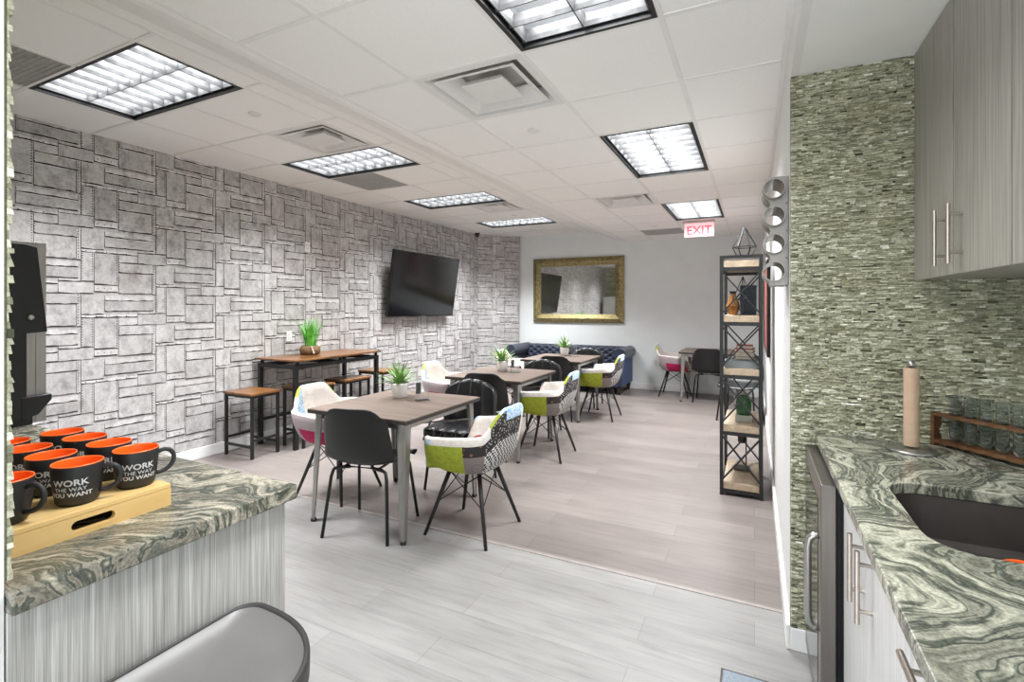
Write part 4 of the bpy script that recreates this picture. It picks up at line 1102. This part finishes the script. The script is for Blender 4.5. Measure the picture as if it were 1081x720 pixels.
for z0, z1, nm in ((0.012, .024, 'bottom_board'), (.112, .122, 'top_board')):
    if nm == 'top_board':
        bm_ = bmesh.new(); loops = []
        ol = [(-Lr/2+Lr*k/24, -.035+wv(k/24)) for k in range(25)]+[(Lr/2-Lr*k/24, .03) for k in range(25)]
        hs = [[(-Lr/2+.055+q*.048+.0185*math.cos(2*PI*m/16), .0185*math.sin(2*PI*m/16)) for m in range(16)] for q in range(6)]
        tot = len(ol)+16*6
        for zz in (z0, z1):
            es = []
            for lp in [ol]+hs:
                vv = [bm_.verts.new((x, y, zz)) for x, y in lp]; es += [bm_.edges.new((vv[m], vv[(m+1) % len(vv)])) for m in range(len(vv))]
            bmesh.ops.triangle_fill(bm_, use_beauty=True, use_dissolve=False, edges=es)
        bm_.verts.ensure_lookup_table(); st = 0
        for lp in [ol]+hs:
            for m in range(len(lp)):
                a_, b_ = st+m, st+(m+1) % len(lp); bm_.faces.new([bm_.verts[q] for q in (a_, b_, tot+b_, tot+a_)])
            st += len(lp)
        bmesh.ops.recalc_face_normals(bm_, faces=bm_.faces); bm_.verts.index_update()
        mb = MB(); mb.add([tuple(v.co) for v in bm_.verts], [tuple(v.index for v in f.verts) for f in bm_.faces]); bm_.free()
        mb.build(nm, M['rack_wood'], r); continue
    poly = [(-Lr/2+Lr*k/24, -.035+wv(k/24)) for k in range(25)]+[(Lr/2-Lr*k/24, .03) for k in range(25)]
    MB().prism(poly, z0, z1).build(nm, M['rack_wood'], r)
for sx in (-1, 1): MB().box(sx*Lr/2-.006, sx*Lr/2+.006, -.035, .03, 0, .122).build('end_board', M['rack_wood'], r, bevel=.001)
for k in range(6):
    x = -Lr/2+.055+k*.048
    t = MB().lathe([(0, 0), (.010, .002), (.016, .010), (.017, .02), (.017, .165), (.019, .168), (.0165, .168), (.0155, .16), (.0155, .02), (0, .006)], (x, 0, .0245), 20).build('glass_tube', M['glass'], smooth=True)
    t.location = (RKx, RKy, CZ); t.rotation_euler = (0, 0, ang)
    tag(t, 'clear glass tube %s in the wooden rack' % ['nearest the stone wall', 'second from the stone wall', 'third from the stone wall', 'fourth from the stone wall', 'fifth from the stone wall', 'farthest from the stone wall'][k], 'glass tube', 'glass tubes in the rack')

# ---------------------------------------------------------------- mugs
def make_mug():
    r = empty('mug', (0, 0, 0), 0, 'x', 'mug')
    H = .088; K = 1.07; prof = [(0, .003), (.030, .003), (.0335, 0), (.0375, .006), (.0415, .03), (.0445, .06), (.0458, H-.002), (.0452, H), (.0432, H), (.0425, H-.003), (.041, .06), (.038, .03), (.034, .01), (0, .008)]
    prof = [(a*K, b*K) for a, b in prof]
    ks = [0]*6+[2]+[1]*6
    MB().lathe(prof, seg=40, ks=ks).build('body', [M['mug_black'], M['mug_orange'], M['letter'] if False else M['mug_orange']], r, smooth=True)
    pts = [(.043, 0, .070), (.056, 0, .0755), (.069, 0, .071), (.077, 0, .058), (.076, 0, .042), (.068, 0, .029), (.055, 0, .021), (.0395, 0, .020)]; pts = [tuple(c*K for c in p) for p in pts]
    S = []
    for i in range(len(pts)-1):
        for q in range(4): t = q/4; S.append(tuple(pts[i][c]*(1-t)+pts[i+1][c]*t for c in range(3)))
    S.append(pts[-1])
    for it in range(3): S = [S[0]]+[tuple((S[i-1][c]+2*S[i][c]+S[i+1][c])/4 for c in range(3)) for i in range(1, len(S)-1)]+[S[-1]]
    MB().tube(S, .0055, 12).build('handle', M['mug_black'], r, smooth=True)
    mb = MB()
    for body, size, zz, bold in (('WORK', .0185, .0465, .0004), ('THE WAY', .0118, .0345, 0), ('YOU WANT', .0125, .0225, .0003)):
        vs_, fs_ = text_mesh(body, size, .0004, bold); out = []
        for x, y, z in vs_:
            zh = zz+y; R = .0375+(.0415-.0375)*max(0, min(1, (zh-.006)/.024))
            if zh > .03: R = .0415+(.0445-.0415)*(zh-.03)/.03
            R += .0003+max(z, 0)*.5; a = x*1.12/R; out.append((R*K*math.sin(a), -R*K*math.cos(a), zh*K))
        mb.add(out, fs_)
    mb.build('lettering', M['letter'], r)
    return r
MGX = [-1.432, -1.56, -1.688, -1.815]; MGY = [.712, .590, .462]
mlabs = {(0, 0): 'mug at the front right corner of the tray, lettering fully shown', (0, 1): 'middle mug of the front row on the tray', (0, 2): 'front row mug beside the stone edge',
 (1, 0): 'second mug back along the right side of the tray', (1, 1): 'mug behind the middle front mug', (1, 2): 'mug cut off by the stone edge, behind the front row',
 (2, 0): 'third mug back along the right side of the tray', (2, 1): 'third mug back in the middle column of the tray', (3, 0): 'farthest mug along the right side of the tray', (3, 1): 'farthest mug of the middle column, by the stone edge'}
mrot = {(0, 0): 70, (0, 1): 50, (0, 2): 30, (1, 0): 44, (1, 1): 44, (1, 2): 60, (2, 0): 44, (2, 1): 40, (3, 0): 60, (3, 1): 40}
TRZ = .914+.057
for (i, j), lab in mlabs.items():
    place('mug', make_mug, (MGX[i], MGY[j], TRZ+.001), math.radians(mrot[(i, j)]), 'black matte '+lab, 'mug', 'black mugs with orange insides')
place('mug', make_mug, (.555, 1.50, CZ-.1665), 2.0, 'black mug with orange rim standing in the sink', 'mug', 'black mugs with orange insides')
PROTO.pop('mug')

# ---------------------------------------------------------------- tray
r = empty('wooden_tray', (-1.365, .412, .914), 0, 'pale bamboo tray turned up as a stand for the mugs', 'tray')
TW, TD = .52, .348      # along -X, along Y
MB().box(-TW, 0, .0, TD, .045, .057).build('top_board', M['bamboo'], r, bevel=.002)
mb = MB()
slot = []
for cx_, a0 in ((.212, -90), (.150, 90)):
    for k in range(9):
        a = math.radians(a0+180*k/8); slot.append((cx_+.011*math.cos(a), .024+.011*math.sin(a)))
n = len(slot)
bm_ = bmesh.new()
for x in (-.012, 0):
    ov = [bm_.verts.new((x, y, z)) for y, z in ((0, 0), (TD, 0), (TD, .045), (0, .045))]; hv = [bm_.verts.new((x, y, z)) for y, z in slot]
    es = [bm_.edges.new((ov[i], ov[(i+1) % 4])) for i in range(4)]+[bm_.edges.new((hv[i], hv[(i+1) % n])) for i in range(n)]
    bmesh.ops.triangle_fill(bm_, use_beauty=True, use_dissolve=False, edges=es)
bm_.verts.ensure_lookup_table(); k = 4+n
for i in range(4): bm_.faces.new([bm_.verts[q] for q in (i, (i+1) % 4, k+(i+1) % 4, k+i)])
for i in range(n): bm_.faces.new([bm_.verts[q] for q in (4+(i+1) % n, 4+i, k+4+i, k+4+(i+1) % n)])
bmesh.ops.recalc_face_normals(bm_, faces=bm_.faces); bm_.verts.index_update()
mb.add([tuple(v.co) for v in bm_.verts], [tuple(v.index for v in f.verts) for f in bm_.faces]); bm_.free()
mb.build('end_panel', M['bamboo'], r)
MB().box(-TW, -.012, 0, .012, 0, .045).build('side_panel', M['bamboo'], r); MB().box(-TW, -.012, TD-.012, TD, 0, .045).build('side_panel', M['bamboo'], r)
MB().box(-TW, -TW+.012, .012, TD-.012, 0, .045).build('end_panel', M['bamboo'], r)

# ---------------------------------------------------------------- left coffee counter
mb = MB(); mb.box(-3.62, -1.195, YJ+.002, 1.012, .872, .914)
tag(mb.build('countertop', M['granite_left'], bevel=.004), 'beige-grey swirled granite top of the coffee counter with the mugs', 'countertop')
r = empty('counter_cabinet', (-1.22, .70, 0), 0, 'grey streaked cabinet under the coffee counter', 'cabinet')
MB().box(-2.38, -.02, -.275, .27, .09, .872).build('body', M['laminate'], r)
MB().box(-.02, 0, -.302, .29, 0, .872).build('end_panel', M['laminate'], r, bevel=.001)
MB().box(-2.38, -.02, -.275, .22, 0, .09).build('toe_kick', M['black'], r)
for k in range(4):
    x1 = -.022-k*.585; d = MB().box(x1-.582, x1, .27, .289, .10, .865).build('door', M['laminate'], r, bevel=.001)
    hx = x1-.05 if k % 2 else x1-.53
    mb = MB(); bar_handle((hx, .318, .68), (hx, .318, .84), (0, -.029, 0), mb); mb.build('handle', M['nickel'], d)

# coffee machine
r = empty('coffee_machine', (-2.85, .575, .914), 0, 'tall black coffee machine with silver front standing on the coffee counter', 'coffee machine')
pf = [(0, .0), (.44, .0), (.44, .07), (.42, .12), (.42, .40), (.49, .405), (.455, .78), (.42, .79), (0, .79)]
MB().prism(pf, -.03, -.0, 'x').build('side_cover', M['black_plastic'], r, bevel=.003)
MB().prism(pf, -.30, -.26, 'x').build('side_cover', M['black_plastic'], r, bevel=.003)
MB().prism([(.40, .12), (.505, .125), (.505, .10), (.46, .04), (.40, .02)], -.255, .002, 'x').build('drip_tray', M['black_plastic'], r, bevel=.004)
MB().box(-.26, -.031, 0, .46, 0, .805).build('body', M['steel'], r, bevel=.003)
MB().box(-.05, -.031, .46, .497, 0, .805).build('front_trim', M['steel'], r, bevel=.002)
MB().lathe([(0, .012), (.011, .012), (.012, 0)], seg=16, xf=Matrix.Translation((0, .43, .47)) @ Matrix.Rotation(PI/2, 4, 'Y')).build('lock', M['steel'], r, smooth=True)
MB().tube([(-.13, .44, .40), (-.13, .44, .33)], .016, 12).build('spout', M['black'], r, smooth=True)

# refrigerator beyond the counter end (seen in the mirror)
r = empty('refrigerator', (-4.15, .80, 0), 0, 'stainless refrigerator beside the coffee counter, seen in the mirror', 'refrigerator')
MB().box(-.42, .42, -.36, .28, .02, 1.76).build('body', M['dark_steel'], r, bevel=.004)
for sx in (-1, 1):
    d = MB().box(-.42 if sx < 0 else .003, -.003 if sx < 0 else .42, .285, .34, .62, 1.76).build('door', M['steel'], r, bevel=.006)
    mb = MB(); bar_handle((sx*.04, .385, .75), (sx*.04, .385, 1.5), (0, -.045, 0), mb, .01); mb.build('handle', M['nickel'], d)
d = MB().box(-.42, .42, .285, .34, .04, .61).build('drawer', M['steel'], r, bevel=.006)
mb = MB(); bar_handle((-.3, .385, .55), (.3, .385, .55), (0, -.045, 0), mb, .01); mb.build('handle', M['nickel'], d)
MB().box(.18, .30, .3405, .343, 1.1, 1.3).build('dispenser_panel', M['screen'], r)

# ---------------------------------------------------------------- step bin by the counter end
r = empty('step_bin', (-1.195, .555, 0), 0, 'grey step bin with rounded front beside the counter end panel', 'bin')
def dshape(dx, dy, n=40):
    out = []; R_ = .055
    for k in range(7):
        a = PI+PI/2*k/6; out.append((R_+R_*math.cos(a), -dy+R_+R_*math.sin(a)))
    for k in range(1, n):
        a = -PI/2+PI*k/n; ca, sa = math.cos(a), math.sin(a)
        out.append((R_+(dx-R_)*abs(ca)**.8, dy*math.copysign(abs(sa)**.75, sa)))
    for k in range(7):
        a = PI/2+PI/2*k/6; out.append((R_+R_*math.cos(a), dy-R_+R_*math.sin(a)))
    return out
binm = plain('bin_grey_plastic', '55534F', .35, .25, 40, .06)
rimm = plain('bin_lid_grey', '6E6C6B', .42, .1, 6, .08)
P = []
for dxy, z in ((.985, 0.03), (1.0, .10), (1.0, .60)):
    P.append([Vector((x*dxy, y*dxy, z)) for x, y in dshape(.365, .305)])
mb = MB(); mb.grid([list(c) for c in zip(*P)], closed=True, flip=True); mb.add([tuple(p) for p in P[0]], [tuple(range(len(P[0])))[::-1]]); mb.build('body', binm, r, smooth=False)
P = []
for s, z in ((.985, .654), (.955, .648), (.80, .632), (.5, .620), (.15, .616)):
    P.append([Vector((.18+(x-.18)*s, y*s, z)) for x, y in dshape(.365, .305)])
mb = MB(); mb.grid([list(c) for c in zip(*P)], closed=True, flip=True); mb.add([tuple(p) for p in P[-1]], [tuple(range(len(P[-1])))]); mb.build('lid', rimm, r, smooth=True)
P = []
for s, z in ((1.0, .600), (1.03, .604), (1.034, .648), (1.028, .6565), (1.0, .659), (.985, .657), (.98, .652)):
    P.append([Vector((.18+(x-.18)*s, y*s, z)) for x, y in dshape(.365, .305)])
mb = MB(); mb.grid([list(c) for c in zip(*P)], closed=True, flip=True); mb.build('rim', plain('bin_rim_dark', '3A3838', .5, .2, 20, .08), r, smooth=True)
MB().box(.0, .33, -.27, .27, 0, .03).build('base', M['black'], r, bevel=.004)
MB().box(.32, .40, -.05, .05, .012, .026).build('pedal', M['steel'], r, bevel=.003)

# floor mat whose corner shows at the bottom
r = empty('floor_mat', (.0, 1.7, 0), 0, 'grey-blue floor mat whose corner shows at the bottom edge', 'mat')
MB().box(-.11, .16, -.85, .40, .0005, .010).build('pile', M['mat_blue'], r, bevel=.004)
mb = MB(); mb.box(-.118, -.11, -.858, .408, .0005, .007); mb.box(.16, .168, -.858, .408, .0005, .007); mb.box(-.11, .16, .40, .408, .0005, .007); mb.box(-.11, .16, -.858, -.85, .0005, .007); mb.build('border', M['dark_steel'], r)
